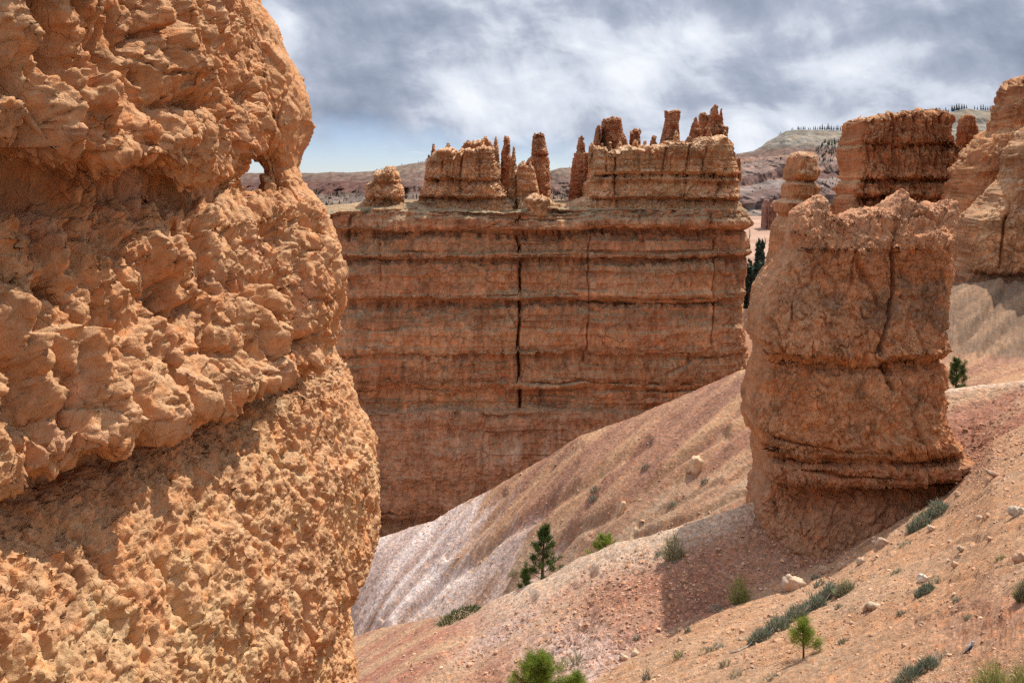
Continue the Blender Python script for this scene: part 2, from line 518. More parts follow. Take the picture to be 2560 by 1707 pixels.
def build_ground():
    px = T_PX
    n = len(px)
    lines = []                                       # (depth, z, rows up to the next line, hidden drop)

    def ln(L):
        d = np.interp(px, [q[0] for q in L], [q[1] for q in L])
        r = np.interp(px, [q[0] for q in L], [q[2] for q in L])
        d, r = smooth_px(d), smooth_px(r, 3)
        return d, (HY - r) / F * d

    def smooth_px(v, k=9):
        return smooth1(v, k)
    e3, k1, e2, e1a, e1, h1 = ln(E3), ln(K1), ln(E2), ln(E1A), ln(E1), ln(H1)
    z0 = np.full(n, -1.75)
    lines.append((np.full(n, 0.6), z0))
    lines.append((np.full(n, 3.0), z0 - np.interp(px, [600, 2700], [1.6, .5])))
    lines.append(k1)
    lines.append(e3)
    lines.append((e3[0] + .9, e3[1] - .45))
    lines.append(e2)
    lines.append(((e2[0] + e1a[0]) / 2, np.minimum(e2[1], e1a[1]) - 1.3 + .9 * ss(px, 2200, 2400)))
    lines.append(e1a)
    lines.append(e1)
    lines.append(h1)
    for d, rl, rr in FAR:
        r = np.interp(px, [1700, 1850, 2000], [rl, rr, rr])
        lines.append((np.full(n, float(d)), (HY - r) / F * d))
    rows = [4, 10, 190, 12, 230, 24, 14, 190, 24] + [14, 10, 16, 26, 20, 12, 10, 8, 8, 6, 5]
    D, Z, S = [], [], []
    LD = np.array([l[0] for l in lines])
    LZ = np.array([l[1] for l in lines])
    # piecewise cubic (monotone) in depth keeps crests rounded
    for i in range(len(lines) - 1):
        t = np.linspace(0, 1, rows[i], endpoint=False)[:, None]
        d = LD[i][None] * (1 - t) + LD[i + 1][None] * t
        def slope(j):
            if j <= 0 or j >= len(lines) - 1:
                return np.zeros(n)
            a = (LZ[j] - LZ[j - 1]) / (LD[j] - LD[j - 1])
            b = (LZ[j + 1] - LZ[j]) / (LD[j + 1] - LD[j])
            return np.where(a * b > 0, 2 * a * b / (a + b + 1e-9), 0) * .6
        h = (LD[i + 1] - LD[i])[None]
        m0, m1 = slope(i)[None], slope(i + 1)[None]
        z = (2 * t**3 - 3 * t**2 + 1) * LZ[i][None] + (t**3 - 2 * t**2 + t) * h * m0 + (-2 * t**3 + 3 * t**2) * LZ[i + 1][None] + (t**3 - t**2) * h * m1
        lin = LZ[i][None] * (1 - t) + LZ[i + 1][None] * t
        z = .6 * z + .4 * lin
        D.append(d)
        Z.append(z)
        S.append(np.full(d.shape, i, f32) + t.astype(f32))
    D.append(LD[-1][None]); Z.append(LZ[-1][None]); S.append(np.full((1, n), len(lines) - 1, f32))
    D, Z, S = np.concatenate(D), np.concatenate(Z), np.concatenate(S)
    X = (px[None] - CX) / F * D
    # relief
    p = np.stack([X.ravel(), D.ravel(), np.zeros(X.size)], 1)
    s = S.ravel()
    pxx = np.broadcast_to(px[None], X.shape).ravel()
    pyy = HY - Z.ravel() / D.ravel() * F
    near = s < 9.3
    fl = np.zeros(len(p))
    idx = np.where(near)[0]
    q = p[idx]
    sq = s[idx]
    pq, yq = pxx[idx], pyy[idx]
    # flow runs to the left and towards the viewer; rills lie along it
    fore = sq < 3.2
    mid = (sq >= 3.2) & (sq < 6)
    back = sq >= 6
    ang = np.where(fore, R_(188), np.where(mid, R_(205), R_(214)))
    ca, sa = np.cos(ang), np.sin(ang)
    u = q[:, 0] * ca + q[:, 1] * sa
    w = -q[:, 0] * sa + q[:, 1] * ca
    wob = .5 * perlin(q * [.25, .25, 1], 61)
    rw = np.stack([u * .045, (w + wob) * .55, np.zeros(len(q))], 1)
    rill = ridged(rw, 3, 62)
    rill2 = ridged(np.stack([u * .16, (w + wob) * 1.6, np.full(len(q), 4.)], 1), 3, 66)
    crest = np.exp(-((sq - 8) / .25) ** 2) + np.exp(-((sq - 5) / .12) ** 2)
    amp = np.where(back, .26, np.where(mid, .12, .11)) * (1 - .85 * np.clip(crest, 0, 1))
    dz = -amp * np.clip(rill, -1, 2) - np.where(back, .045, .03) * np.clip(rill2, -1, 1.5)
    dz += .10 * fbm(q * [.5, .5, 1], 3, 70)
    # crumbly red rubble: the near bank of the middle spur and the dark patch low on the right
    nb = fbm(q * [.35, .35, 1], 3, 75)
    bank = ss(sq, 4.02, 4.2) * (1 - ss(sq, 4.75, 4.98)) * ss(pq, 1330, 1560)
    bank = np.maximum(bank, ss(sq, 4.0, 4.2) * (1 - ss(sq, 4.9, 5.0)) * ss(pq, 2200, 2330) * .9)
    patch = np.exp(-(((pq - 2480) / 160) ** 2 + ((yq - 1530 + (pq - 2480) * .25) / 75) ** 2)) * fore
    patch2 = np.exp(-(((pq - 2400) / 90) ** 2 + ((yq - 1150 + (pq - 2400) * .5) / 50) ** 2)) * fore
    rub = np.clip(bank + patch + patch2 * .8, 0, 1) * np.clip(.75 + nb, .1, 1.2)
    b1, e1_, _ = blocks(np.stack([q[:, 0] * 3.0, q[:, 1] * 3.0, np.zeros(len(q))], 1), 81, 1.2, .25)
    b2, e2_, _ = blocks(np.stack([q[:, 0] * 8, q[:, 1] * 8, np.zeros(len(q))], 1), 83, 1.2, .3)
    dz += rub * (.10 * b1 + .05 * b2) + (.012 + .02 * back) * b2
    # small eroded bank cutting the spur low in the middle
    bd = polydist(pq.astype(f32), yq.astype(f32), [(1120, 1730), (1240, 1660), (1383, 1560), (1470, 1500)])
    below = yq - np.interp(pq, [1120, 1240, 1383, 1470], [1730, 1660, 1560, 1500])
    cut = ss(below, -6, 42) * np.exp(-(np.maximum(bd - 30, 0) / 45.) ** 2) * (sq > 3.9) * (sq < 5) * ss(pq, 1090, 1180) * (1 - ss(pq, 1440, 1520))
    dz -= .40 * cut * (1 + .5 * b1)
    # the larger gullies and ribs, each where the photograph shows it
    wq = pq + 7 * perlin(q * [.5, .5, 1], 85)
    for poly, wd, dep, lo, hi in (([(1810, 1075), (1656, 1169), (1529, 1267), (1433, 1320), (1330, 1420)], 15, .55, 6, 8.1), ([(1870, 1010), (1740, 1110), (1600, 1230), (1480, 1330)], 10, .30, 6, 8.1),
                                  ([(1869, 1216), (1763, 1263), (1678, 1295), (1592, 1325)], 9, .35, 6, 8.1), ([(1800, 1190), (1690, 1240), (1600, 1300)], 8, .22, 6, 8.1),
                                  ([(1620, 1100), (1486, 1180), (1380, 1250), (1250, 1340), (1120, 1440), (1000, 1550)], 13, .40, 6, 8.1), ([(1450, 1110), (1340, 1190), (1230, 1290), (1120, 1390)], 10, .25, 6, 8.1),
                                  ([(1260, 1230), (1180, 1300), (1060, 1420), (960, 1530)], 9, .25, 6, 8.1), ([(1330, 1490), (1180, 1590), (1000, 1690)], 12, .22, 3.9, 5.1), ([(1480, 1420), (1330, 1540), (1180, 1640), (1050, 1720)], 12, .25, 3.9, 5.1),
                                  ([(2560, 1290), (2250, 1400), (1900, 1535), (1700, 1612)], 5, .09, 1.9, 3.1), ([(2560, 1385), (2200, 1480), (1900, 1605)], 5, .09, 1.9, 3.1), ([(2560, 1450), (2300, 1540), (2050, 1640), (1850, 1720)], 6, .10, 1.9, 3.1),
                                  ([(2480, 1215), (2200, 1360), (2000, 1470)], 5, .09, 1.9, 3.1), ([(1950, 1500), (1760, 1590), (1560, 1690)], 5, .10, 1.9, 3.1), ([(2560, 640), (2470, 760), (2400, 850)], 8, .35, 8, 9.2), ([(2600, 720), (2500, 820), (2440, 890)], 7, .25, 8, 9.2)):
        dd = polydist(wq.astype(f32), yq.astype(f32), poly)
        ends = ((sq > lo) & (sq < hi))
        k = 1.15 if lo == 6 else 1.3
        dz += k * ends * (-dep * np.exp(-(dd / wd) ** 2) + dep * .5 * np.exp(-(dd / (2.8 * wd)) ** 2))
    # crusted steps across the near slope
    step, _ = strata(np.stack([u * .15, q[:, 1] * .2, w], 1), 1.3, .4, 87, .85)
    dz += fore * .07 * step
    dz *= ss(q[:, 1], .5, 9)
    Zf = Z.ravel()
    Zf[idx] += dz
    far = np.where(s >= 10)[0]
    qf = p[far]
    Zf[far] += ss(s[far], 10, 11) * qf[:, 1] * (.006 * fbm(qf / (qf[:, 1:2] * .12 + 6) + 3, 3, 90)) * (1 - ss(s[far], 16, 17))
    V = np.stack([X.ravel(), D.ravel(), Zf], 1)
    py = HY - Zf / D.ravel() * F
    # colours of the beds and wash
    tint = np.zeros((len(V), 3))
    tan, orange, red, rose, white, cream, grey = (.445, .280, .170), (.447, .250, .138), (.30, .135, .083), (.365, .178, .116), (.70, .59, .53), (.58, .42, .30), (.36, .27, .19)
    n1 = np.zeros(len(V)); n2 = np.zeros(len(V)); n3 = np.zeros(len(V))
    n1[idx] = fbm(q * [.3, .3, 1], 4, 101)
    n2[idx] = fbm(rw * [1.4, 1.6, 1], 4, 104, .62)
    n3[idx] = fbm(q * [5, 5, 1], 3, 107, .7)
    n1[far] = fbm(qf * [.02, .02, 1], 4, 101)
    t = lerp(tan, orange, ss(n1, -.35, .35))
    t = t * (1 - ss(n2, .0, .55)[:, None] * .25)
    t = t * (1 + .34 * np.clip(n2, -1, 1)[:, None])
    # far spur face (E1): rose and orange streaked along the wash, chalk white low on the left
    n2 = np.clip(n2 * 1.5, -1.2, 1.2)
    face1 = ss(s, 6.0, 6.6)
    t1 = lerp(rose, orange, ss(n2 + .25 * n1, -.45, .4))
    t1 = t1 * .70 + lerp((.44, .25, .16), tan, ss(n2, -.3, .5)) * .30
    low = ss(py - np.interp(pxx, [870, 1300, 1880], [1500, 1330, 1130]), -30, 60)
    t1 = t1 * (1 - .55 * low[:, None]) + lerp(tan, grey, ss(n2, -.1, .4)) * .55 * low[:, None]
    chalk = 1 - ss(pxx + 130 * n1 + 230 * n2 + (py - 1340) * -.55, 1130, 1330)
    chalk = np.clip(chalk * (.80 + .5 * n2 - .25 * ss(py - np.interp(pxx, [870, 1300], [1540, 1400]), -10, 40)), 0, 1)
    t1 = t1 * (1 - chalk[:, None]) + np.array(white) * chalk[:, None]
    t1 = t1 * (.86 + .18 * chalk[:, None]) * (1 + .22 * np.clip(n2, -1, 1)[:, None] * (1 - chalk[:, None]))
    t = t * (1 - face1[:, None]) + t1 * face1[:, None]
    # middle spur: cream along its crest, red under it
    m2 = ss(s, 3.85, 4.05) * (1 - face1)
    crestd = py - np.interp(pxx, [q_[0] for q_ in E2], [q_[2] for q_ in E2])
    t2 = lerp(rose, tan, ss(n2 + n1, -.5, .5))
    cr = np.exp(-(np.clip(crestd + 26 * n1, -50, 400) / np.interp(pxx, [900, 1300, 1700, 1900, 2400], [25, 80, 75, 60, 22])) ** 2) * ss(pxx, 1080, 1330)
    t2 = t2 * (1 - cr[:, None]) + np.array(cream) * cr[:, None]
    rb = np.zeros(len(V)); rb[idx] = np.clip(bank + ss(nb, -.1, .5) * .5, 0, 1)
    rb *= ss(crestd + 40 * n1, 50, 130)
    t2 = t2 * (1 - .75 * rb[:, None]) + lerp(red, rose, ss(n3 + n1, -.5, .6)) * .75 * rb[:, None]
    pale = np.exp(-((pxx - 1440) / 120.) ** 2 - ((py - 1640) / 75.) ** 2) + .7 * np.exp(-((pxx - 1240) / 90.) ** 2 - ((py - 1590 + (pxx - 1240) * .6) / 28.) ** 2)
    pale = np.clip(pale * (1 + n3), 0, .8) * m2
    t2 = t2 * (1 - pale[:, None]) + np.array((.52, .38, .32)) * pale[:, None]
    t = t * (1 - m2[:, None]) + t2 * m2[:, None]
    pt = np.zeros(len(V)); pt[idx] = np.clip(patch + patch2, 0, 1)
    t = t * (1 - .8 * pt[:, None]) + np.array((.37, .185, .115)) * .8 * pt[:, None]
    # pale trodden strip along the right-hand crest and apron browns darkened to carry the cliff's shade
    strip = np.exp(-((s - 5.02) / .05) ** 2) * ss(pxx, 2300, 2400)
    t = t * (1 - .7 * strip[:, None]) + np.array((.62, .45, .33)) * .7 * strip[:, None]
    ap = ss(s, 8.02, 8.2) * ss(pxx, 2150, 2300) * (s < 10)
    t = t * (1 - .85 * ap[:, None]) + lerp((.165, .112, .072), (.25, .158, .098), ss(n2, -.3, .4)) * .85 * ap[:, None]
    t = .87 * t * (1 + .46 * n3[:, None])
    ff = ss(s, 10.2, 11.2)
    tf = lerp((.27, .155, .105), (.37, .245, .175), ss(n1, -.4, .3))
    t = t * (1 - ff[:, None]) + tf * ff[:, None]
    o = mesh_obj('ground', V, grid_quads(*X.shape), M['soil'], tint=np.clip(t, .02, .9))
    o['kind'] = 'structure'
    return D, Zf.reshape(X.shape), S


GD, GZ, GS = build_ground()
GPY = HY - GZ / GD * F


def ground(px, py, smin=1.9):
    """the visible ground point under a photograph pixel"""
    j = int(np.clip(np.searchsorted(T_PX, px), 1, len(T_PX) - 1))
    fr = (px - T_PX[j - 1]) / (T_PX[j] - T_PX[j - 1])
    colp = GPY[:, j - 1] * (1 - fr) + GPY[:, j] * fr
    cold = GD[:, j - 1] * (1 - fr) + GD[:, j] * fr
    ok = (GS[:, j] >= smin) & (colp <= py)
    i = int(np.argmax(ok)) if ok.any() else len(colp) - 1
    i = max(i, 1)
    a, b = colp[i - 1], colp[i]
    t = 0 if a == b else float(np.clip((a - py) / (a - b), 0, 1))
    d = cold[i - 1] * (1 - t) + cold[i] * t
    z = (HY - (a + (b - a) * t)) / F * d
    return np.array(((px - CX) / F * d, d, z))


def ground_at(px, d):
    """ground height under a column at a given depth"""
    j = int(np.clip(np.searchsorted(T_PX, px), 1, len(T_PX) - 1))
    z = np.interp(d, GD[:, j], GZ[:, j])
    return np.array(((px - CX) / F * d, d, z))


# ------------------------------------------------------------------ rock bodies
def fin(name, mat, dref, th, L, R, top, bot, base, parent=None, caph=.6, n=3.0, nt=200, nv=200, prof=None, disp=None, color=None, yc=None, thb=None, thz=None, lean=0.0, capn=14, rag=0.0, flank=.45, wv=5.0):
    """a closed rock body: side outlines L, R as (row, column), skyline top as (column, row), front half-thickness th"""
    yc = dref if yc is None else yc
    thb = th if thb is None else thb
    zof = lambda r: (HY - np.asarray(r, float)) / F * dref
    xof = lambda c: (np.asarray(c, float) - CX) / F * dref
    a = np.linspace(0, 1, nt)
    ac = .5 - .5 * np.cos(np.pi * a)
    tf = .45 * a + .55 * ac
    b = np.linspace(1, 0, max(nt // 4, 12))[1:-1]
    tb = .5 - .5 * np.cos(np.pi * b)
    t = np.concatenate([tf, tb])
    side = np.concatenate([-np.ones(len(tf)), np.ones(len(tb))])
    rowm = np.mean([q[1] for q in top])
    l0, r0 = it(rowm, L), it(rowm, R)
    trow = it(l0 + t * (r0 - l0), top)
    if rag:
        tq = np.stack([xof(l0 + t * (r0 - l0)) * 2459 / dref / 9., np.full_like(t, dref), np.full_like(t, rowm)], 1)
        trow = trow + rag * (perlin(tq, 91) + .6 * perlin(tq * 2.3, 92) + .4 * np.abs(perlin(tq * 5, 93)))
    zt = zof(trow)
    zb = zof(bot)
    e = (1 - np.abs(2 * t - 1) ** n).clip(0) ** (1 / n)
    ch = caph * np.ones_like(t) if np.isscalar(caph) else np.interp(t, np.linspace(0, 1, len(caph)), caph)
    rows = []
    for v in np.linspace(0, 1, nv):
        rows.append((zb + v * (zt - ch - zb), 1.0))
    for th_ in np.linspace(0, np.pi / 2, capn)[1:]:
        rows.append((zt - ch + ch * math.sin(th_), max(math.cos(th_), 0.004) ** .9))
    Z = np.array([r[0] for r in rows])
    W = np.array([r[1] for r in rows])[:, None] * np.ones_like(Z)
    row = HY - Z / dref * F
    l, r = xof(it(row, L)), xof(it(row, R))
    X = l + t[None] * (r - l)
    tz = 1.0 if thz is None else it(row, thz)
    Y = yc + np.where(side < 0, -th, thb)[None] * e[None] * W * tz + lean * (Z - zb)
    G = np.stack([X, Y, Z], -1)
    if prof is not None:
        N = grid_normals(G, True)
        Nh = N.copy(); Nh[..., 2] = 0
        Nh /= np.maximum(np.linalg.norm(Nh, axis=-1, keepdims=True), 1e-6)
        wob = perlin(np.stack([X.ravel() * .12, Y.ravel() * .12, Z.ravel() * .12], 1), 3).reshape(X.shape)
        am = 1 + .8 * perlin(np.stack([X.ravel() * .25, Y.ravel() * .25, Z.ravel() * .4 + 9], 1), 4).reshape(X.shape)
        off = it(row + wob * wv, prof) * am * W * (.12 + .88 * np.clip(np.abs(N[..., 1]) * 1.3, 0, 1))
        G = G + Nh * off[..., None]
    if disp is not None:
        N = grid_normals(G, True)
        p = G.reshape(-1, 3)
        px, py = CX + p[:, 0] / p[:, 1] * F, HY - p[:, 2] / p[:, 1] * F
        Nf = N.reshape(-1, 3)
        d = disp(p, px, py, Nf) * np.clip(W.ravel() * 2.5, .25, 1) * (flank + (1 - flank) * np.clip(np.abs(Nf[:, 1]) * 1.3, 0, 1))
        G = (p + N.reshape(-1, 3) * d[:, None]).reshape(G.shape)
    # bring the outline back to the measured side lines
    gx = CX + G[..., 0] / G[..., 1] * F
    gy = HY - G[..., 2] / G[..., 1] * F
    il, ir = gx.argmin(1), gx.argmax(1)
    rr = np.arange(len(G))
    mn, mx = gx[rr, il], gx[rr, ir]
    ks = max(4, nv // 18)
    el = smooth1(it(gy[rr, il], L) - mn, ks)
    er = smooth1(it(gy[rr, ir], R) - mx, ks)
    nw = min(nv, len(G))
    el[nw:], er[nw:] = el[nw - 1], er[nw - 1]
    f = (gx - mn[:, None]) / np.maximum(mx - mn, 1e-3)[:, None]
    G[..., 0] += (el[:, None] * (1 - f) + er[:, None] * f) / F * G[..., 1]
    p = G.reshape(-1, 3)
    N = grid_normals(G, True).reshape(-1, 3)
    px, py = CX + p[:, 0] / p[:, 1] * F, HY - p[:, 2] / p[:, 1] * F
    tint = color(p, px, py, N) if color is not None else np.tile((.4, .2, .1), (len(p), 1))
    q = grid_quads(G.shape[0], G.shape[1], True)
    # close the bottom with a fan
    nb = len(p)
    p = np.vstack([p, p[:G.shape[1]].mean(0)])
    tint = np.vstack([tint, tint[:1]])
    k = np.arange(G.shape[1])
    tris = np.stack([np.full_like(k, nb), (k + 1) % G.shape[1], k], 1)
    return mesh_obj(name, p, q, mat, parent, base, np.clip(tint, .01, .95), tris)


ORANGE, DEEP, TAN_, PALE, RUST, VARN, LICH = (.46, .225, .105), (.40, .165, .068), (.50, .30, .155), (.60, .42, .27), (.36, .125, .055), (.12, .066, .04), (.30, .265, .16)


def rock_color(scale=1.0, base=ORANGE, second=DEEP, top=PALE, topamt=.55, varn=.45, seed=200, band=None):
    def f(p, px, py, N):
        n1 = fbm(p * (.35 / scale), 4, seed)
        n2 = fbm(p * np.array([.9, .9, .9]) / scale, 4, seed + 9, .6)
        drip = fbm(np.stack([p[:, 0] * 2.4 / scale, p[:, 1] * 2.4 / scale, p[:, 2] * .22 / scale], 1), 4, seed + 20, .6)
        bed = perlin(np.stack([p[:, 0] * .05 / scale, p[:, 1] * .05 / scale, p[:, 2] * 1.1 / scale], 1), seed + 30)
        t = lerp(base, second, ss(n1 + .7 * bed, -.5, .5))
        _, ba = strata(p / scale, .9, .3, seed + 40)
        _, bb = strata(p / scale, 2.6, .5, seed + 44)
        t = t * (1 + .26 * (ba - .5) + .22 * (bb - .5))[:, None]
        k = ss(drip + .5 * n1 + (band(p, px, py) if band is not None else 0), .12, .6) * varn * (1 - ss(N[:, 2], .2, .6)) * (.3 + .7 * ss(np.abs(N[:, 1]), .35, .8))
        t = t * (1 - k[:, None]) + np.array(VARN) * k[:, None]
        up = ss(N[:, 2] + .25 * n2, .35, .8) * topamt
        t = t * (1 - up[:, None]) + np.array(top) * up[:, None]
        return t * (1 + .25 * n2[:, None])
    return f


def rock_disp(scale=1.0, big=.5, block=.25, small=.1, flute=.15, bedding=.2, seed=300, extra=None, beds=.16):
    def f(p, px, py, N):
        q = p / scale
        d = big * fbm(q * .22, 3, seed)
        d = d + bedding * perlin(np.stack([q[:, 0] * .06, q[:, 1] * .06, q[:, 2] * 1.5], 1), seed + 5)
        d = d + bedding * .5 * perlin(np.stack([q[:, 0] * .15, q[:, 1] * .15, q[:, 2] * 4.5], 1), seed + 6)
        fl = fbm(np.stack([q[:, 0] * 1.1, q[:, 1] * 1.1, q[:, 2] * .14], 1), 3, seed + 9, .6)
        d = d + flute * (fl - .8 * ss(fl, .25, .6)) * ss(np.abs(N[:, 1]), .35, .8)
        front = .25 + .75 * ss(np.abs(N[:, 1]), .3, .7)
        st, _ = strata(q, .9, .45, seed + 40)
        s2, _ = strata(q, 2.6, 1.3, seed + 44)
        d = d + (beds * st * (.55 + 1.1 * ss(perlin(q * [.3, .3, .5], seed + 48), -.3, .4)) + beds * .5 * s2 * (.3 + 1.3 * ss(perlin(q * [.45, .45, .8], seed + 49), -.3, .4))) * front
        gate = ss(fbm(q * .33, 3, seed + 11), -.25, .3)
        b, e, _ = blocks(q * [.62, .62, .42], seed + 12, 1.0, .14, .55)
        d = d + block * b * (.25 + .75 * gate)
        b, e, _ = blocks(q * [1.9, 1.9, 1.3], seed + 14, 1.1, .18, .5)
        d = d + small * b * (1.1 - .6 * gate)
        b, e, _ = blocks(q * [4.6, 4.6, 3.4], seed + 15, 1.1, .2, .5)
        d = d + small * .45 * b
        d = d + small * .45 * fbm(q * 5, 3, seed + 17, .65)
        d = d * scale
        if extra is not None:
            d = d + extra(p, px, py) * np.clip(1.15 - np.abs(N[:, 2]) * 1.3, 0, 1)
        return d
    return f


# ------------------------------------------------------------------ the near cliff on the left
def near_cliff():
    sil = [(-260, 470), (-100, 560), (0, 592), (60, 604), (184, 650), (268, 681), (325, 681), (375, 666), (400, 622), (420, 606), (446, 602), (470, 606), (484, 618), (494, 700), (504, 792), (522, 813),
           (588, 843), (675, 867), (740, 862), (805, 854), (842, 842), (860, 836), (880, 846), (925, 871), (1023, 903), (1088, 941), (1197, 950), (1350, 949), (1393, 920), (1426, 876), (1469, 867),
           (1567, 877), (1633, 888), (1707, 899), (1900, 920), (2600, 960)]
    left = [(5.2, -1.2), (3.2, -.35), (2.0, .02), (1.1, .12), (.5, .30), (.26, .30), (.12, .10), (.0, -.22), (-.12, -.36), (-.3, -.26), (-.8, -.06), (-1.5, .14), (-2.0, .26), (-2.38, .34), (-2.5, .18), (-2.6, -.20), (-2.72, -.32),
            (-2.95, -.22), (-3.4, .16), (-4.4, .66), (-5.6, .95), (-7.0, 1.0), (-9, 1.1), (-15, 1.2)]
    ctrl = np.array([(-6.2, 2.2), (-5.2, 4.4), (-4.6, 6.2), (-4.12, 8.2), (-3.55, 10.6), (-3.0, 12.8), (-2.72, 14.4), (-2.9, 15.8), (-3.7, 17.0), (-5.4, 18.2), (-9, 19), (-13, 16), (-14, 9), (-11, 3)])
    # closed Catmull-Rom plan curve
    pts, tt = [], []
    m = len(ctrl)
    for i in range(m):
        p0, p1, p2, p3 = ctrl[i - 1], ctrl[i], ctrl[(i + 1) % m], ctrl[(i + 2) % m]
        for s in np.linspace(0, 1, 60, endpoint=False):
            pts.append(.5 * (2 * p1 + (p2 - p0) * s + (2 * p0 - 5 * p1 + 4 * p2 - p3) * s * s + (3 * p1 - p0 - 3 * p2 + p3) * s**3))
            tt.append(i + s)
    pts, tt = np.array(pts), np.array(tt)
    # resample: fine on the visible face and round the corner, coarse behind
    sa = np.concatenate([np.linspace(0, 2.6, 14, endpoint=False), np.linspace(2.6, 6, 430, endpoint=False) , np.linspace(6, 8.6, 190, endpoint=False), np.linspace(8.6, m, 40, endpoint=False)])
    bx, by = np.interp(sa, tt, pts[:, 0]), np.interp(sa, tt, pts[:, 1])
    # even out the projection: denser where the face is far
    tx, ty = np.gradient(bx), np.gradient(by)
    nl = np.hypot(tx, ty)
    nx, ny = ty / nl, -tx / nl
    # upper rows come dense near eye level because the face is seen at a grazing angle
    zz = np.linspace(-7.8, 3.2, 4000)
    dens = np.cumsum(1 + 2.6 * np.exp(-((zz + 2.72) / .3) ** 2) + 1.8 * np.exp(-((zz + .05) / .3) ** 2))
    zmid = np.interp(np.linspace(dens[0], dens[-1], 1060, endpoint=False), dens, zz)
    zs = np.concatenate([np.linspace(-16, -7.8, 40, endpoint=False), zmid, np.linspace(3.2, 5.4, 50)])
    nz, nc = len(zs), len(sa)
    # offset that brings each level's outline to the photographed skyline
    want = it(HY - zs / 15.3 * F, sil)
    vis = (sa > 3) & (sa < 9)
    osil = np.zeros(nz)
    for i in range(nz):
        lo, hi = -4.0, 4.0
        for _ in range(26):
            mid = (lo + hi) / 2
            q = CX + (bx[vis] + nx[vis] * mid) / (by[vis] + ny[vis] * mid) * F
            if q.max() < want[i]:
                lo = mid
            else:
                hi = mid
        osil[i] = lo
    osil = smooth1(osil, 3)
    ol = it(zs, left)
    w = ss(sa, 3.2, 6.2)
    w = w[None, :] ** 1.3
    shelf = np.clip(osil[:, None], -3, 3)
    off = ol[:, None] * (1 - w) + shelf * w
    shrink = ss(zs, 3.6, 5.4)[:, None] * 1.6
    X = bx[None] + nx[None] * (off - shrink)
    Y = by[None] + ny[None] * (off - shrink)
    G = np.stack([X, Y, np.broadcast_to(zs[:, None], X.shape)], -1)
    N = grid_normals(G, True)
    p = G.reshape(-1, 3)
    pb = np.stack([np.broadcast_to(bx, X.shape).ravel(), np.broadcast_to(by, X.shape).ravel(), p[:, 2]], 1)
    px = CX + pb[:, 0] / np.maximum(pb[:, 1], .5) * F
    py = HY - p[:, 2] / np.maximum(pb[:, 1], .5) * F
    z = p[:, 2]
    # the second undercut: above it massive lumps, below it a rough pitted apron
    und = -2.62 + .12 * perlin(p * [.5, .5, 0], 5)
    upper = ss(z - und, -.05, .25)
    legs = np.exp(-((z + .12) / .16) ** 2)
    d = .30 * fbm(p * .55, 3, 11) * (.5 + .5 * upper)
    b1, e1, _ = blocks(p * [.95, .95, .72], 21, 1.0, .13, .3)
    d += b1 * (.05 + .17 * upper)
    bil = lambda f, sd: np.abs(perlin(p * f + .15 * perlin(p * 2.1, sd + 2)[:, None], sd)) * 2 - .45
    d += (.05 + .22 * upper) * bil(np.array([1.05, 1.05, .75]), 61) + (.02 + .10 * upper) * bil(np.array([2.3, 2.3, 1.7]), 63) + .025 * upper * bil(np.array([5, 5, 4.]), 65)
    wcol = (1 - ss(px, 270, 430)) * upper
    d += .30 * wcol * bil(np.array([1.5, 1.5, .22]), 78) + .10 * upper * bil(np.array([2.6, 2.6, .45]), 79)
    b2, e2, _ = blocks(p * [2.3, 2.3, 1.8], 23, 1.2, .14, .35)
    d += b2 * (.05 + .05 * upper)
    b3, e3, _ = blocks(p * [6, 6, 3.6], 25, 1.3, .13, .45)
    d += b3 * (.030 + .010 * upper)
    b4, e4, _ = blocks(p * [15, 15, 9], 27, 1.3, .16, .4)
    d += b4 * (.016 - .004 * upper)
    d += .022 * fbm(p * 9, 3, 29, .6) + .012 * ridged(p * [7, 7, 4], 3, 30)
    # pits and vertical slots below
    slot = fbm(p * [3.2, 3.2, .75], 3, 33, .6)
    d -= (1 - upper) * .045 * ss(slot, .12, .5)
    tall = perlin(p * [2.0, 2.0, .38] + .25 * perlin(p * 1.5, 68)[:, None], 67)
    d -= (1 - .75 * upper) * .13 * np.exp(-((tall - .12) / .035) ** 2) * ss(fbm(p * .9, 2, 69), -.15, .25)
    fl, _, _ = blocks(p * [8, 8, 2.8], 71, 1.4, .14, .5)
    d += (1 - upper) * .028 * fl
    for cs, cw, cd, sd in ((np.array([1.5, 1.5, .95]), .035, .085, 73), (np.array([3.4, 3.4, 2.3]), .04, .045, 76)):
        w1, w2, _, _ = worley(p * cs + .4 * np.stack([perlin(p * 1.9, sd), perlin(p * 1.9 + 30, sd), perlin(p * 1.9 + 60, sd)], 1), sd + 1)
        d -= cd * np.exp(-((w2 - w1) / cw) ** 2) * ss(fbm(p * .8, 2, sd + 2), -.1, .25) * (.35 + .65 * upper)
    d += (1 - upper) * .012 * ridged(p * [2.2, 2.2, 1.3], 3, 35)
    # hanging lumps along the lips
    lump = np.abs(perlin(np.stack([p[:, 0] * 1.2, p[:, 1] * 1.2, p[:, 2] * .25], 1), 37))
    d += .26 * np.exp(-((z - .32) / .3) ** 2) * (lump - .15)
    d += .30 * np.exp(-((z + 2.25) / .3) ** 2) * (lump - .12)
    d += .26 * legs * (np.abs(perlin(p * [2.1, 2.1, .3], 39)) - .2)
    d += .16 * np.exp(-((z + 2.32) / .2) ** 2) - .22 * np.exp(-((z + 2.72) / .14) ** 2)
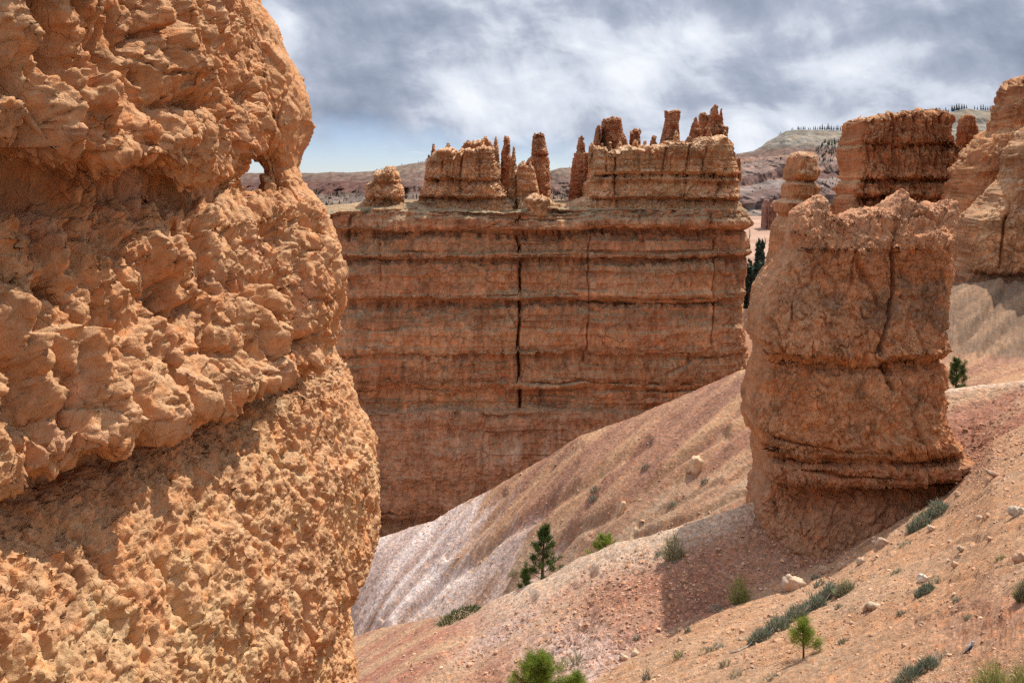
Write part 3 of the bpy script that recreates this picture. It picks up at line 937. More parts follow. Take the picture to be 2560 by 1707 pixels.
    # joints and hollows seen on the photograph
    J = [([(128, -40), (142, 120), (138, 230), (155, 330), (160, 470)], 12, .36), ([(262, -40), (258, 140), (270, 250), (262, 330)], 12, .36), ([(40, 160), (52, 300), (40, 460)], 11, .30),
         ([(85, 640), (130, 820), (150, 1050)], 9, .20), ([(245, 820), (266, 1030)], 8, .16), ([(622, 690), (628, 960)], 6, .14), ([(735, 560), (722, 720), (700, 900)], 10, .22),
         ([(200, 1340), (245, 1480)], 8, .14), ([(340, 1400), (350, 1560)], 8, .14), ([(590, 0), (640, 200), (650, 330)], 9, .22), ([(395, 930), (470, 870), (560, 880)], 9, .12), ([(205, 10), (215, 120), (200, 210)], 8, .22), ([(330, 20), (352, 110), (372, 190)], 8, .18), ([(60, -20), (90, 90), (80, 190)], 9, .26), ([(455, 690), (430, 800), (450, 900)], 7, .16), ([(560, 500), (545, 620), (560, 720)], 6, .14), ([(330, 560), (345, 700)], 7, .14), ([(190, 560), (200, 700), (225, 800)], 8, .18)]
    wpx = px + 9 * perlin(p * 1.6, 41)
    for poly, wd, dep in J:
        dd = polydist(wpx.astype(f32), py.astype(f32), poly)
        d -= dep * np.exp(-(dd / wd) ** 2) + dep * .35 * np.exp(-(dd / (wd * 3.2)) ** 2)
    d -= .42 * np.exp(-(((px - 735) / 75) ** 2 + ((py - 868 + (px - 735) * .25) / 24) ** 2))
    d += .16 * np.exp(-(((px - 800) / 50) ** 2 + ((py - 700) / 90) ** 2)) + .12 * np.exp(-(((px - 650) / 60) ** 2 + ((py - 800) / 70) ** 2))
    cave = np.exp(-(((px - 500) / 85) ** 2 + ((py - 252) / 17) ** 2))
    d -= .34 * cave
    d += .22 * np.exp(-(((px - 480) / 130) ** 2 + ((py - 175) / 60) ** 2))
    d += .15 * np.exp(-(((px - 430) / 120) ** 2 + ((py - 330) / 40) ** 2))
    d -= .18 * np.exp(-(((px - 205) / 40) ** 2 + ((py - 470) / 30) ** 2))
    d *= 1 - .4 * ss(z, 3.3, 4.6)
    # keep the skyline: scale relief down a little round the corner
    d *= 1 - .75 * np.exp(-((px - 635) / 60) ** 2 - ((py - 445) / 48) ** 2)
    corner = np.exp(-((np.broadcast_to(sa, X.shape).ravel() - 7.0) / 1.0) ** 2)
    d *= 1 - .35 * corner
    G2 = (p + N.reshape(-1, 3) * d[:, None]).reshape(G.shape)
    q = CX + G2[:, :, 0] / np.maximum(G2[:, :, 1], .5) * F
    q[:, ~vis] = -1e9
    got = q.max(1)
    errm = smooth1((want - got) / F * 15.3, 5)
    G2 = G2 + np.stack([nx, ny, nx * 0], -1)[None] * (errm[:, None] * np.exp(-((sa - 6.8) / 1.3) ** 2)[None])[..., None]
    # crumple once more along the new normals so that small faces overhang
    N2 = grid_normals(G2, True).reshape(-1, 3)
    p2 = G2.reshape(-1, 3)
    b5, _, _ = blocks(p2 * [4.2, 4.2, 3.4] + 7, 45, 1.2, .2, .4)
    p2 = p2 + N2 * (.03 * b5 + .012 * fbm(p2 * 16, 2, 47))[:, None]
    G2 = p2.reshape(G2.shape)
    N3 = grid_normals(G2, True).reshape(-1, 3)
    n1 = fbm(p2 * .5, 4, 50)
    n2 = fbm(p2 * 2.1, 4, 52, .6)
    n3 = fbm(p2 * 7, 3, 54, .65)
    t = lerp((.525, .286, .143), (.495, .238, .108), ss(n1, -.4, .4))
    paleb = (1 - upper) * ss(n1 + .7 * n2, -.25, .55) * .75
    t = t * (1 - paleb[:, None]) + np.array((.58, .385, .195)) * paleb[:, None]
    lich = ss(n2 + .5 * n3, .35, .85) * ss(N3[:, 2], -.1, .5) * .45
    t = t * (1 - lich[:, None]) + np.array((.40, .33, .19)) * lich[:, None]
    rose = ss(fbm(p2 * 1.1, 3, 58), .1, .55) * .5 * upper
    t = t * (1 - rose[:, None]) + np.array((.52, .27, .165)) * rose[:, None]
    dust = ss(N3[:, 2], .45, .85) * .4
    t = t * (1 - dust[:, None]) + np.array((.58, .38, .22)) * dust[:, None]
    t = t * (1 + .22 * n3[:, None])
    base = (-6.0, 10.0, -9.0)
    root = thing('rock_cliff', 'huge lumpy orange cliff filling the left side, with a small natural window near its top', 'cliff', base)
    nb = len(p2)
    V = np.vstack([p2, G2[-1].mean(0) + [0, 0, .3]])
    t = np.vstack([t, t[-1:]])
    k = np.arange(nc)
    o0 = (nz - 1) * nc
    tris = np.stack([np.full_like(k, nb), o0 + k, o0 + (k + 1) % nc], 1)
    mesh_obj('cliff_body', V, grid_quads(nz, nc, True), M['near_rock'], root, base, np.clip(t, .02, .9), tris)

    # the outer buttress beyond the window
    def bd(p, px, py, N):
        b, _, _ = blocks(p * [1.5, 1.5, 1.2], 421, 1.0, .14, .3)
        c, _, _ = blocks(p * [4, 4, 3.3], 423, 1.1, .18, .3)
        e, _, _ = blocks(p * [10, 10, 8], 425, 1.1, .2, .3)
        return .18 * fbm(p * .8, 3, 420) + .17 * b + .06 * c + .022 * e - .2 * np.exp(-((px - 700) / 14.) ** 2 - ((py - 452) / 40.) ** 2)

    def bc(p, px, py, N):
        n1, n3 = fbm(p * .6, 4, 430), fbm(p * 6, 3, 431, .65)
        t = lerp((.525, .286, .143), (.495, .243, .112), ss(n1, -.4, .4))
        l = ss(n1 + n3, .1, .8) * ss(N[:, 2], -.2, .5) * .5
        t = t * (1 - l[:, None]) + np.array((.42, .33, .18)) * l[:, None]
        return t * (1 + .22 * n3[:, None])
    fin('buttress', M['near_rock'], 16.6, 1.1, [(-200, 480), (0, 560), (200, 590), (330, 610), (392, 630), (404, 640), (426, 655), (458, 652), (478, 640), (520, 600), (600, 560)],
        [(-200, 560), (-60, 610), (0, 645), (76, 699), (131, 716), (185, 752), (234, 769), (305, 786), (348, 777), (392, 756), (419, 749), (445, 756), (470, 772), (500, 800), (560, 830), (640, 840)],
        [(480, -190), (520, -215), (560, -190)], 620, base, root, .5, 2.2, 190, 300, None, bd, bc, thz=[(-200, .6), (0, 1), (340, 1), (420, .62), (470, .75), (560, 1.2)])


near_cliff()


# ------------------------------------------------------------------ the long wall across the gully
def main_wall():
    base = P(1290, 1290, 79)
    root = thing('rock_wall', 'long banded sandstone wall with a black vertical crack, crowned by pinnacles, across the gully', 'rock wall', base)
    prof = [(480, -.5), (512, -.1), (522, .35), (535, .55), (560, .65), (568, .45), (574, -.55), (586, -.4), (600, -.15), (624, .0), (630, .35), (638, .25), (643, -.35), (660, -.1), (700, .1), (735, .25),
            (744, .15), (752, -.6), (765, -.45), (785, .0), (800, .2), (870, .35), (879, .3), (885, .05), (940, .1), (955, .05), (968, -.55), (985, -.65), (1005, -.5), (1014, -.35), (1020, .25), (1060, .75), (1120, 1.1),
            (1180, 1.05), (1240, .8), (1280, .4), (1300, -.4), (1330, -.6), (1500, 0)]
    cr = [([(1297, 524), (1299, 640), (1300, 800), (1296, 930), (1294, 1022)], 2.6, 1.9, 1), ([(1470, 560), (1466, 720), (1468, 860), (1458, 905)], 2.2, .45, 1), ([(1775, 515), (1772, 640), (1768, 760), (1772, 860)], 2.2, .45, 1),
          ([(955, 560), (958, 700)], 3, .4, 1), ([(1772, 870), (1700, 915), (1620, 950)], 5, .2, 1), ([(1030, 640), (990, 650), (860, 640)], 3, .35, 1), ([(1600, 520), (1602, 600)], 3, .3, 1), ([(885, 500), (880, 600)], 4, .6, 1)]

    def extra(p, px, py):
        wpx = px + 5 * perlin(p * [.25, .25, .55], 501) + 3.5 * perlin(p * 1.1, 502)
        d = np.zeros(len(p))
        for poly, wd, dep, _ in cr:
            dd = polydist(wpx.astype(f32), py.astype(f32), poly) / (1 + .55 * perlin(p * [.1, .1, .6], 504))
            d -= dep * np.exp(-(dd / wd) ** 2) + dep * .10 * np.exp(-(dd / (wd * 5)) ** 2)
        d += .75 * perlin(np.stack([p[:, 0] * .24, p[:, 0] * 0, p[:, 2] * .035 + 3], 1), 511) + .4 * ss(px, 1455, 1475) * (1 - ss(px, 1760, 1780)) - .35 * ss(px, 1300, 1312) * (1 - ss(px, 1440, 1465))
        # the slot cave under the thin ledge and a few hollows
        d -= 1.3 * np.exp(-(((px - 1362) / 32) ** 4 + ((py - 637) / 7) ** 4))
        d -= .8 * np.exp(-(((px - 1430) / 12) ** 2 + ((py - 745) / 12) ** 2))
        d -= .7 * np.exp(-(((px - 1135) / 16) ** 2 + ((py - 752) / 8) ** 2))
        d -= .5 * np.exp(-(((px - 1280) / 14) ** 2 + ((py - 748) / 8) ** 2))
        rag = perlin(p * [1.2, 1.2, .3], 503)
        d -= .8 * ss(px, 1440, 1480) * (1 - ss(px, 1760, 1790)) * np.exp(-((py - 753 - 5 * rag) / 7) ** 2)
        d -= .7 * ss(px, 1310, 1330) * np.exp(-((py - 968 - 9 * rag) / 7) ** 2)
        d -= .9 * (1 - ss(px, 1000, 1100)) * np.exp(-((py - 1305) / 14) ** 2)
        # drip-worn notches hanging under the upper beds
        for r0, am in ((576, .60), (648, .35), (756, .40), (888, .35)):
            tooth = ss(perlin(np.stack([p[:, 0] * 2.3, p[:, 1] * .5, p[:, 2] * .2 + r0], 1), 505), -.05, .35)
            d -= am * tooth * ss(py, r0 - 6, r0) * (1 - ss(py, r0 + 5, r0 + 28))
        # spalled hollow with arched head low in the middle
        d -= .5 * np.exp(-(((px - 1215) / 70) ** 2 + ((py - 1110) / 50) ** 2)) * (1 + .8 * perlin(p * [1.2, 1.2, .4], 507))
        d += .55 * perlin(np.stack([p[:, 0] * .35, p[:, 0] * 0, p[:, 2] * .1], 1), 509) * ss(py, 500, 515) * (1 - ss(py, 560, 580))
        return d

    def band(p, px, py):
        v = np.zeros(len(p))
        for r0, ln_, am in ((526, 40, .34), (572, 30, .42), (642, 46, .40), (690, 25, .12), (756, 40, .42), (884, 60, .30), (972, 40, .34), (1016, 20, .30), (1190, 130, .12)):
            v += am * ss(py, r0 - 4, r0 + 2) * (1 - ss(py, r0 + 4, r0 + ln_))
        v += .35 * np.exp(-((px - 1296) / 16) ** 2) * (py < 1020)
        v += .42 * ss(fbm(np.stack([p[:, 0] * .7, p[:, 0] * 0, p[:, 2] * .07], 1), 3, 513, .6), .1, .5)
        return v - .20

    def color(p, px, py, N):
        t = rock_color(1.3, (.485, .248, .128), (.445, .20, .10), (.31, .24, .145), .75, .60, 510, band)(p, px, py, N)
        # lower part: smoother, warmer, with whitish spall scars
        n = fbm(p * [.5, .5, .35], 4, 520, .6)
        lo = ss(py, 1010, 1030)
        t = t * (1 - .55 * lo[:, None]) + lerp((.44, .215, .118), (.47, .245, .145), ss(n, -.4, .4)) * .55 * lo[:, None]
        sc = np.exp(-(((px - 1260) / 120) ** 2 + ((py - 1125) / 42) ** 2)) + .8 * np.exp(-(((px - 1400) / 40) ** 2 + ((py - 1100) / 25) ** 2))
        sc = np.clip(sc, 0, 1) * ss(fbm(p * [1.2, 1.2, .45], 3, 523), .0, .35) * .6
        t = t * (1 - sc[:, None]) + np.array((.56, .40, .29)) * sc[:, None]
        # grey-green crust along the ledge lip and on the weak grey bed
        n2 = fbm(p * [.8, .8, 2.0], 4, 525, .65)
        li = np.exp(-((py - 528) / 9.) ** 2) * ss(n2, -.1, .35) * .8 + np.exp(-((py - 780) / 9.) ** 2) * ss(n2, .0, .4) * .6 + np.exp(-((py - 690) / 9.) ** 2) * ss(n2, .05, .4) * .35
        li = np.clip(li, 0, .85)
        t = t * (1 - li[:, None]) + np.array((.22, .20, .125)) * li[:, None]
        # paler corner at the right end
        rc = ss(px, 1800, 1850) * ss(py, 700, 760) * .5
        t = t * (1 - rc[:, None]) + np.array((.50, .275, .15)) * rc[:, None]
        return t
    fin('wall_face', M['wall_rock'], 78, 9, [(400, 200), (1500, 200)], [(500, 1838), (512, 1852), (522, 1866), (560, 1872), (575, 1868), (632, 1877), (645, 1868), (740, 1862), (800, 1858), (870, 1868), (1000, 1885), (1300, 1900), (1500, 1920)],
        [(200, 540), (560, 530), (800, 522), (860, 515), (890, 514), (930, 508), (1000, 508), (1045, 504), (1060, 515), (1150, 515), (1290, 516), (1310, 506), (1340, 502), (1400, 506), (1500, 506), (1760, 512), (1800, 504), (1866, 508), (1920, 520)],
        1420, base, root, .35, 9, 800, 620, prof, rock_disp(1.3, .50, .16, .08, .36, .06, 530, extra, .24), color, yc=86, thb=10, capn=46, wv=13)

    # crown: every pinnacle its own piece
    rc = rock_color(1.0, (.47, .25, .115), (.44, .195, .085), PALE, .65, .38, 540)
    rred = rock_color(1.0, (.42, .18, .085), (.37, .135, .062), (.52, .36, .20), .55, .35, 541)
    k = [0]

    def cracks(p, px, py):
        wpx = px + 4 * perlin(p * .8, 561)
        d = np.zeros(len(p))
        for poly, dep in (([(1150, 390), (1146, 500)], .7), ([(1198, 400), (1200, 450)], .3), ([(1095, 400), (1092, 450)], .4), ([(1535, 372), (1533, 470), (1545, 520)], .7), ([(1510, 380), (1512, 440)], .4), ([(1672, 360), (1664, 440)], .5), ([(1733, 365), (1728, 450), (1726, 500)], .6),
                          ([(1778, 370), (1770, 440)], .4), ([(1840, 420), (1800, 510)], .6), ([(1600, 390), (1604, 430)], .3), ([(1628, 380), (1630, 420)], .3)):
            dd = polydist(wpx.astype(f32), py.astype(f32), poly)
            d -= .6 * dep * np.exp(-(dd / 2.4) ** 2) + dep * .35 * np.exp(-(dd / 11) ** 2)
        return d

    def tower(nm, L, R, top, bot, d, th, red=False, caph=.5, n=2.6, nt=110, nv=130, prof=None, big=.35, block=.30, small=.17, rag=10.0, label=None):
        k[0] += 7
        d -= 2.6
        o = fin(nm, M['wall_rock'], d, th, L, R, top, bot, base, root, caph, n, nt, nv, prof, rock_disp(.8, big, block, small, .34, .10, 550 + k[0], cracks if nm == 'castle_block' else None, .30), rred if red else rc, rag=rag, flank=.8)
        if label:
            o['label'] = label
        return o
    # stepped shoulders from which the crown grows
    rk = rock_color(1.0, (.38, .215, .12), (.34, .17, .09), (.40, .31, .19), .6, .6, 542)

    def plinth(L, R, top, d, th):
        k[0] += 7
        fin('shoulder', M['wall_rock'], d, th, L, R, top, 560, base, root, .35, 7, 260, 60, None, rock_disp(.8, .3, .22, .14, .3, .1, 550 + k[0], None, .2), rk, rag=7, flank=.8)
    plinth([(470, 1046), (500, 1040), (525, 1022), (560, 1010)], [(470, 1298), (560, 1302)], [(1022, 524), (1036, 505), (1060, 494), (1140, 497), (1160, 492), (1290, 494), (1298, 515)], 83.2, 4.4)
    plinth([(470, 1425), (500, 1412), (520, 1380), (560, 1370)], [(470, 1846), (515, 1852), (560, 1854)], [(1380, 520), (1405, 508), (1440, 495), (1540, 497), (1700, 493), (1840, 495), (1852, 505), (1866, 520)], 83.2, 4.6)
    plinth([(470, 900), (505, 898), (530, 880), (560, 870)], [(470, 1018), (520, 1024), (560, 1030)], [(880, 522), (905, 506), (960, 500), (1010, 506), (1024, 522)], 82.4, 3.6)
    # left knob, two storeys
    tower('pinnacle', [(425, 938), (440, 933), (455, 934), (462, 915), (480, 912), (495, 914), (505, 906), (520, 884), (560, 876)], [(415, 990), (440, 1000), (460, 1002), (470, 1010), (490, 1012), (510, 1010), (525, 1012), (560, 1012)],
          [(933, 428), (945, 425), (955, 430), (960, 428), (975, 417), (990, 414), (1000, 428)], 545, 83, 2.2, prof=[(415, 0), (452, .15), (457, -.35), (470, 0), (490, .3), (498, -.3), (520, 0)])
    # central-left castle: body, plinth and turrets
    tower('castle_block', [(370, 1092), (405, 1066), (440, 1062), (460, 1060), (475, 1052), (494, 1047), (500, 1046), (512, 1030), (525, 1012), (560, 1006)], [(370, 1245), (425, 1252), (455, 1250), (470, 1262), (495, 1272), (505, 1285), (525, 1296), (560, 1296)],
          [(1060, 412), (1075, 400), (1090, 376), (1105, 370), (1130, 374), (1140, 392), (1150, 372), (1158, 386), (1165, 370), (1190, 372), (1205, 366), (1230, 368), (1246, 366), (1250, 380), (1252, 430)], 550, 85, 4.2, caph=.4, n=4, nt=220, nv=190,
          prof=[(370, 0), (415, .1), (446, .25), (452, -.3), (462, -.1), (488, .35), (495, -.35), (505, -.1), (530, .3)], block=.22)
    tower('turret', [(345, 1158), (375, 1152), (400, 1150), (440, 1150)], [(343, 1228), (370, 1232), (400, 1236), (440, 1236)], [(1152, 376), (1160, 356), (1172, 350), (1190, 352), (1200, 350), (1218, 343), (1226, 352), (1232, 366)], 450, 88, 2.4, True, .3, 3)
    tower('spire', [(341, 1260), (365, 1258), (385, 1252), (410, 1252), (450, 1250), (540, 1250)], [(341, 1274), (365, 1276), (385, 1276), (405, 1280), (450, 1284), (540, 1290)], [(1258, 343), (1266, 341), (1276, 344)], 540, 89, .9, True, .25, 2.2, 60, 130)
    tower('spire', [(368, 1283), (395, 1278), (430, 1272), (470, 1268), (540, 1262)], [(368, 1287), (395, 1290), (430, 1292), (470, 1294), (540, 1298)], [(1280, 372), (1285, 368), (1290, 374)], 540, 84, .8, False, .3, 2, 50, 120)
    tower('pinnacle', [(332, 1333), (355, 1330), (390, 1328), (410, 1310), (440, 1300), (460, 1296), (540, 1296)], [(332, 1361), (360, 1365), (385, 1370), (400, 1374), (450, 1375), (480, 1377), (495, 1380), (540, 1384)], [(1328, 340), (1334, 333), (1342, 336), (1352, 331), (1361, 333), (1374, 390)], 545, 86, 2.0, True, .25, 2.4, 110, 170,
          prof=[(332, 0), (388, .2), (393, -.2), (440, .1), (470, .1), (490, -.2), (510, .2)])
    tower('pinnacle', [(402, 1298), (430, 1292), (470, 1292), (540, 1292)], [(402, 1330), (430, 1338), (470, 1346), (495, 1350), (540, 1362)], [(1296, 408), (1305, 402), (1312, 416), (1325, 404), (1334, 418), (1340, 430)], 540, 83, 1.6, False, .3, 2.6, 90, 110)
    tower('mound', [(486, 1310), (500, 1300), (530, 1292)], [(486, 1372), (500, 1382), (530, 1400)], [(1295, 505), (1320, 490), (1345, 486), (1370, 492), (1385, 505)], 540, 82, 2.2, False, .6, 2.4, 90, 40)
    # little teeth along the battlements
    rng = np.random.default_rng(44)
    for x, y, w in ((1072, 402, 12), (1084, 384, 12), (1120, 372, 14), (1206, 366, 12), (1240, 366, 12), (1480, 368, 14), (1505, 374, 10), (1524, 374, 12), (1548, 368, 14), (1588, 364, 16), (1612, 368, 12), (1634, 358, 16), (1690, 352, 16), (1722, 352, 14), (1772, 344, 16), (1812, 346, 16), (1832, 402, 10), (1846, 410, 12)):
        h = rng.uniform(10, 24)
        tower('tooth', [(y - h, x - w * .2), (y, x - w * .6), (y + 40, x - w * .8)], [(y - h, x + w * .2), (y, x + w * .55), (y + 40, x + w * .8)], [(x - w * .3, y - h + 4), (x, y - h), (x + w * .3, y - h + 5)], y + 40, 85.5 - rng.uniform(0, 2.5), .5 + w * .03, rng.uniform() < .4, .2, 2.4, 34, 40)
    # right-hand castle
    tower('spire', [(340, 1449), (360, 1443), (378, 1441), (388, 1434), (420, 1428), (470, 1424), (500, 1420), (530, 1412)], [(340, 1455), (360, 1462), (378, 1464), (388, 1478), (420, 1482), (530, 1486)], [(1440, 350), (1452, 339), (1462, 352)], 540, 88, 1.3, True, .4, 2.2, 80, 150,
          prof=[(340, 0), (375, .12), (380, -.2), (390, .1)])
    tower('castle_block', [(362, 1476), (400, 1468), (450, 1464), (455, 1456), (490, 1450), (500, 1430), (512, 1395), (525, 1362), (560, 1350)], [(350, 1826), (385, 1832), (420, 1846), (450, 1848), (500, 1851), (530, 1860), (560, 1862)],
          [(1462, 385), (1478, 366), (1505, 372), (1515, 384), (1530, 372), (1560, 370), (1590, 366), (1620, 372), (1640, 362), (1655, 356), (1680, 352), (1700, 356), (1720, 354), (1740, 346), (1770, 348), (1800, 346), (1822, 352), (1828, 390), (1832, 420), (1838, 412), (1848, 418)],
          555, 85, 5.0, caph=.35, n=5, nt=420, nv=230, prof=[(350, 0), (400, .1), (432, .25), (440, -.15), (450, .15), (458, -.1), (490, .3), (497, -.4), (510, -.1), (525, .2)], block=.22, small=.12)
    tower('turret', [(313, 1490), (330, 1488), (370, 1480), (390, 1478)], [(313, 1502), (370, 1502), (390, 1504)], [(1486, 318), (1494, 312), (1502, 315)], 392, 87, 1.2, True, .3, 2.6, 50, 80)
    tower('turret', [(300, 1504), (330, 1502), (372, 1500), (395, 1500)], [(296, 1553), (330, 1558), (345, 1566), (368, 1572), (395, 1578)], [(1502, 300), (1515, 298), (1530, 297), (1540, 293), (1552, 297), (1556, 302)], 400, 88, 2.3, True, .25, 3, 120, 110)
    tower('turret', [(322, 1576), (345, 1574), (370, 1572), (395, 1572)], [(324, 1599), (345, 1601), (370, 1603), (395, 1603)], [(1574, 328), (1588, 321), (1600, 325)], 400, 88, 1.2, True, .3, 2.6, 60, 80)
    tower('turret', [(276, 1660), (300, 1662), (320, 1658), (345, 1652), (370, 1646)], [(276, 1702), (285, 1702), (310, 1697), (335, 1699), (355, 1700), (370, 1704)], [(1660, 282), (1668, 278), (1678, 272), (1690, 278), (1702, 282)], 372, 86, 1.7, True, .25, 2.6, 100, 120,
          prof=[(272, .15), (290, -.1), (318, .1), (350, .15), (356, -.15)])
    tower('spire', [(292, 1738), (315, 1728), (340, 1722), (372, 1720)], [(292, 1741), (315, 1750), (340, 1756), (372, 1758)], [(1730, 305), (1739, 292), (1748, 303)], 380, 85, 1.2, True, .35, 2.2, 70, 90)
    tower('turret', [(280, 1748), (295, 1746), (320, 1748), (350, 1750)], [(277, 1772), (300, 1774), (350, 1776)], [(1746, 286), (1758, 277), (1772, 283)], 352, 88, 1.2, True, .25, 2.6, 60, 90)
    tower('turret', [(262, 1780), (290, 1772), (318, 1766), (325, 1756), (345, 1754), (372, 1752)], [(262, 1796), (290, 1798), (318, 1800), (322, 1822), (335, 1820), (352, 1818), (372, 1826)], [(1754, 322), (1765, 300), (1778, 266), (1783, 261), (1794, 267), (1800, 300), (1812, 320), (1822, 322)], 376, 86, 2.0, True, .25, 2.6, 130, 150,
          prof=[(300, 0), (345, .15), (350, -.2), (360, .1)])
    tower('spire', [(272, 1800), (300, 1798), (330, 1796)], [(272, 1804), (300, 1808), (330, 1808)], [(1797, 280), (1802, 272), (1807, 282)], 335, 87, .6, True, .25, 2.2, 40, 70)


main_wall()


# ------------------------------------------------------------------ the butte in front
def butte():
    d0 = 35.0
    base = ground_at(2120, 34)
    prof = [(430, 0), (540, .1), (590, .2), (630, .16), (665, .05), (690, -.02), (700, .0), (770, .15), (840, .38), (872, .40), (888, .0), (900, -.30), (915, -.22), (940, .0), (1040, .2), (1095, .40), (1112, .36), (1124, .0), (1138, -.16), (1150, .25), (1175, .40), (1192, .25), (1206, -.45), (1230, -.42), (1300, -.1), (1400, .3), (1600, .7)]

    def extra(p, px, py):
        wpx = px + 5 * perlin(p * 1.4, 601)
        d = np.zeros(len(p))
        for poly, wd, dep in (([(2222, 560), (2212, 640), (2222, 720), (2216, 800), (2200, 860), (2186, 905), (2196, 945), (2215, 975)], 4.5, .35), ([(2192, 870), (2184, 900), (2200, 945)], 12, .30), ([(2072, 540), (2060, 640)], 6, .18), ([(2145, 535), (2150, 640)], 6, .15), ([(2238, 530), (2225, 620)], 6, .2),
                              ([(1910, 850), (1930, 885), (1990, 905)], 6, .22), ([(1885, 1118), (1990, 1170), (2100, 1200), (2280, 1205)], 6, .3), ([(1900, 1095), (2130, 1140), (2400, 1150)], 4, .22), ([(1890, 1240), (1900, 1300)], 8, .25)):
            dd = polydist(wpx.astype(f32), py.astype(f32), poly)
            d -= dep * np.exp(-(dd / wd) ** 2) + dep * .3 * np.exp(-(dd / (3.5 * wd)) ** 2)
        # smooth bulge on the left flank, ragged crumbly crest
        sm = np.exp(-(((px - 1960) / 60) ** 2 + ((py - 840) / 80) ** 2))
        d += .38 * sm
        crest = 1 - ss(py + 45 * perlin(p * [.7, .7, .7], 603), 540, 670)
        b, _, _ = blocks(p * [5, 5, 4.2], 605, 1.2, .2, .3)
        c, _, _ = blocks(p * [2.2, 2.2, 1.4], 607, 1.2, .2, .3)
        d += crest * (.08 * b + .10 * c)
        fine, _, _ = blocks(p * [7, 7, 6], 609, 1.2, .22, .3)
        return d + (1 - .8 * sm) * .04 * fine

    def color(p, px, py, N):
        n1, n2 = fbm(p * .5, 4, 610), fbm(p * 2.4, 4, 611, .65)
        t = lerp((.47, .24, .12), (.43, .195, .09), ss(n1, -.4, .4))
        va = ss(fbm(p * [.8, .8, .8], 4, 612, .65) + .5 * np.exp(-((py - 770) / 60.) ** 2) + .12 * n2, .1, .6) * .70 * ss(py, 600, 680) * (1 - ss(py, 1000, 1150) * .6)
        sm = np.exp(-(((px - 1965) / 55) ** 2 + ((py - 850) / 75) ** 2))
        lit = ss(py, 640, 700) * (1 - ss(py, 860, 900)) * (1 - ss(px + 60 * n1, 1990, 2110))  # sunlight on the left face, put into the tint
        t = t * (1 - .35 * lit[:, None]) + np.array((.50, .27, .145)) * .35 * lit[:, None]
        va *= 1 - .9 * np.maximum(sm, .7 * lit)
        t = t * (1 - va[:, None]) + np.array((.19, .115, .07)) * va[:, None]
        cr = 1 - ss(py + 80 * n1 + 40 * n2, 500, 720)
        t = t * (1 - .6 * cr[:, None]) + np.array((.48, .255, .145)) * .6 * cr[:, None]
        ft = ss(py, 1120, 1210)
        t = t * (1 - .5 * ft[:, None]) + np.array((.37, .20, .125)) * .5 * ft[:, None]
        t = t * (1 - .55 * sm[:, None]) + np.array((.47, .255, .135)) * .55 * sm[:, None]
        gr = np.exp(-((py - 770) / 22.) ** 2) * ss(n2, .1, .5) * .5
        t = t * (1 - gr[:, None]) + np.array((.27, .22, .15)) * gr[:, None]
        return t * (1 + .3 * n2[:, None])
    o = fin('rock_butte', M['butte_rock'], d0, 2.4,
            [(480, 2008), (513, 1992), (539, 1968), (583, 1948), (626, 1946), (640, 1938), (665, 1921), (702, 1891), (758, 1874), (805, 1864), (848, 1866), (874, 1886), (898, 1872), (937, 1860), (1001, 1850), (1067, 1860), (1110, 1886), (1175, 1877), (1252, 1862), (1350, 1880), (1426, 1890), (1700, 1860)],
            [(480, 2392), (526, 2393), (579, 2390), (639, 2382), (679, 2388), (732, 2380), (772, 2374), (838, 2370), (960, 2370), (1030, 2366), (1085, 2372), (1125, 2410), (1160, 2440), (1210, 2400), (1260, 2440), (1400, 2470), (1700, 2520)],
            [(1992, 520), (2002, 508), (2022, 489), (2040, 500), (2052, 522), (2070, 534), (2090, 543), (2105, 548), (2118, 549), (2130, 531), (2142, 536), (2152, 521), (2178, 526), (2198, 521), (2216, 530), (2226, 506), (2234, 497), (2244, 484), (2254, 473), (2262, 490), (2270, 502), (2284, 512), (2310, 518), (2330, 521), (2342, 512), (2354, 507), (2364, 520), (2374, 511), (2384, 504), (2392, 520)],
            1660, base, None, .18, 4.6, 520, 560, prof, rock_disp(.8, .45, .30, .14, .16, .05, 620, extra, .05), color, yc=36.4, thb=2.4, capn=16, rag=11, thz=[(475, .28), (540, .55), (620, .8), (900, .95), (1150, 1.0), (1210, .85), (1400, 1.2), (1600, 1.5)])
    tag(o, 'broad brown rock butte with jagged crest and curved crack, standing on the gully slope', 'butte')
    # leaning apron: thin lower tongue hugging the slope is the flare of the body itself


butte()


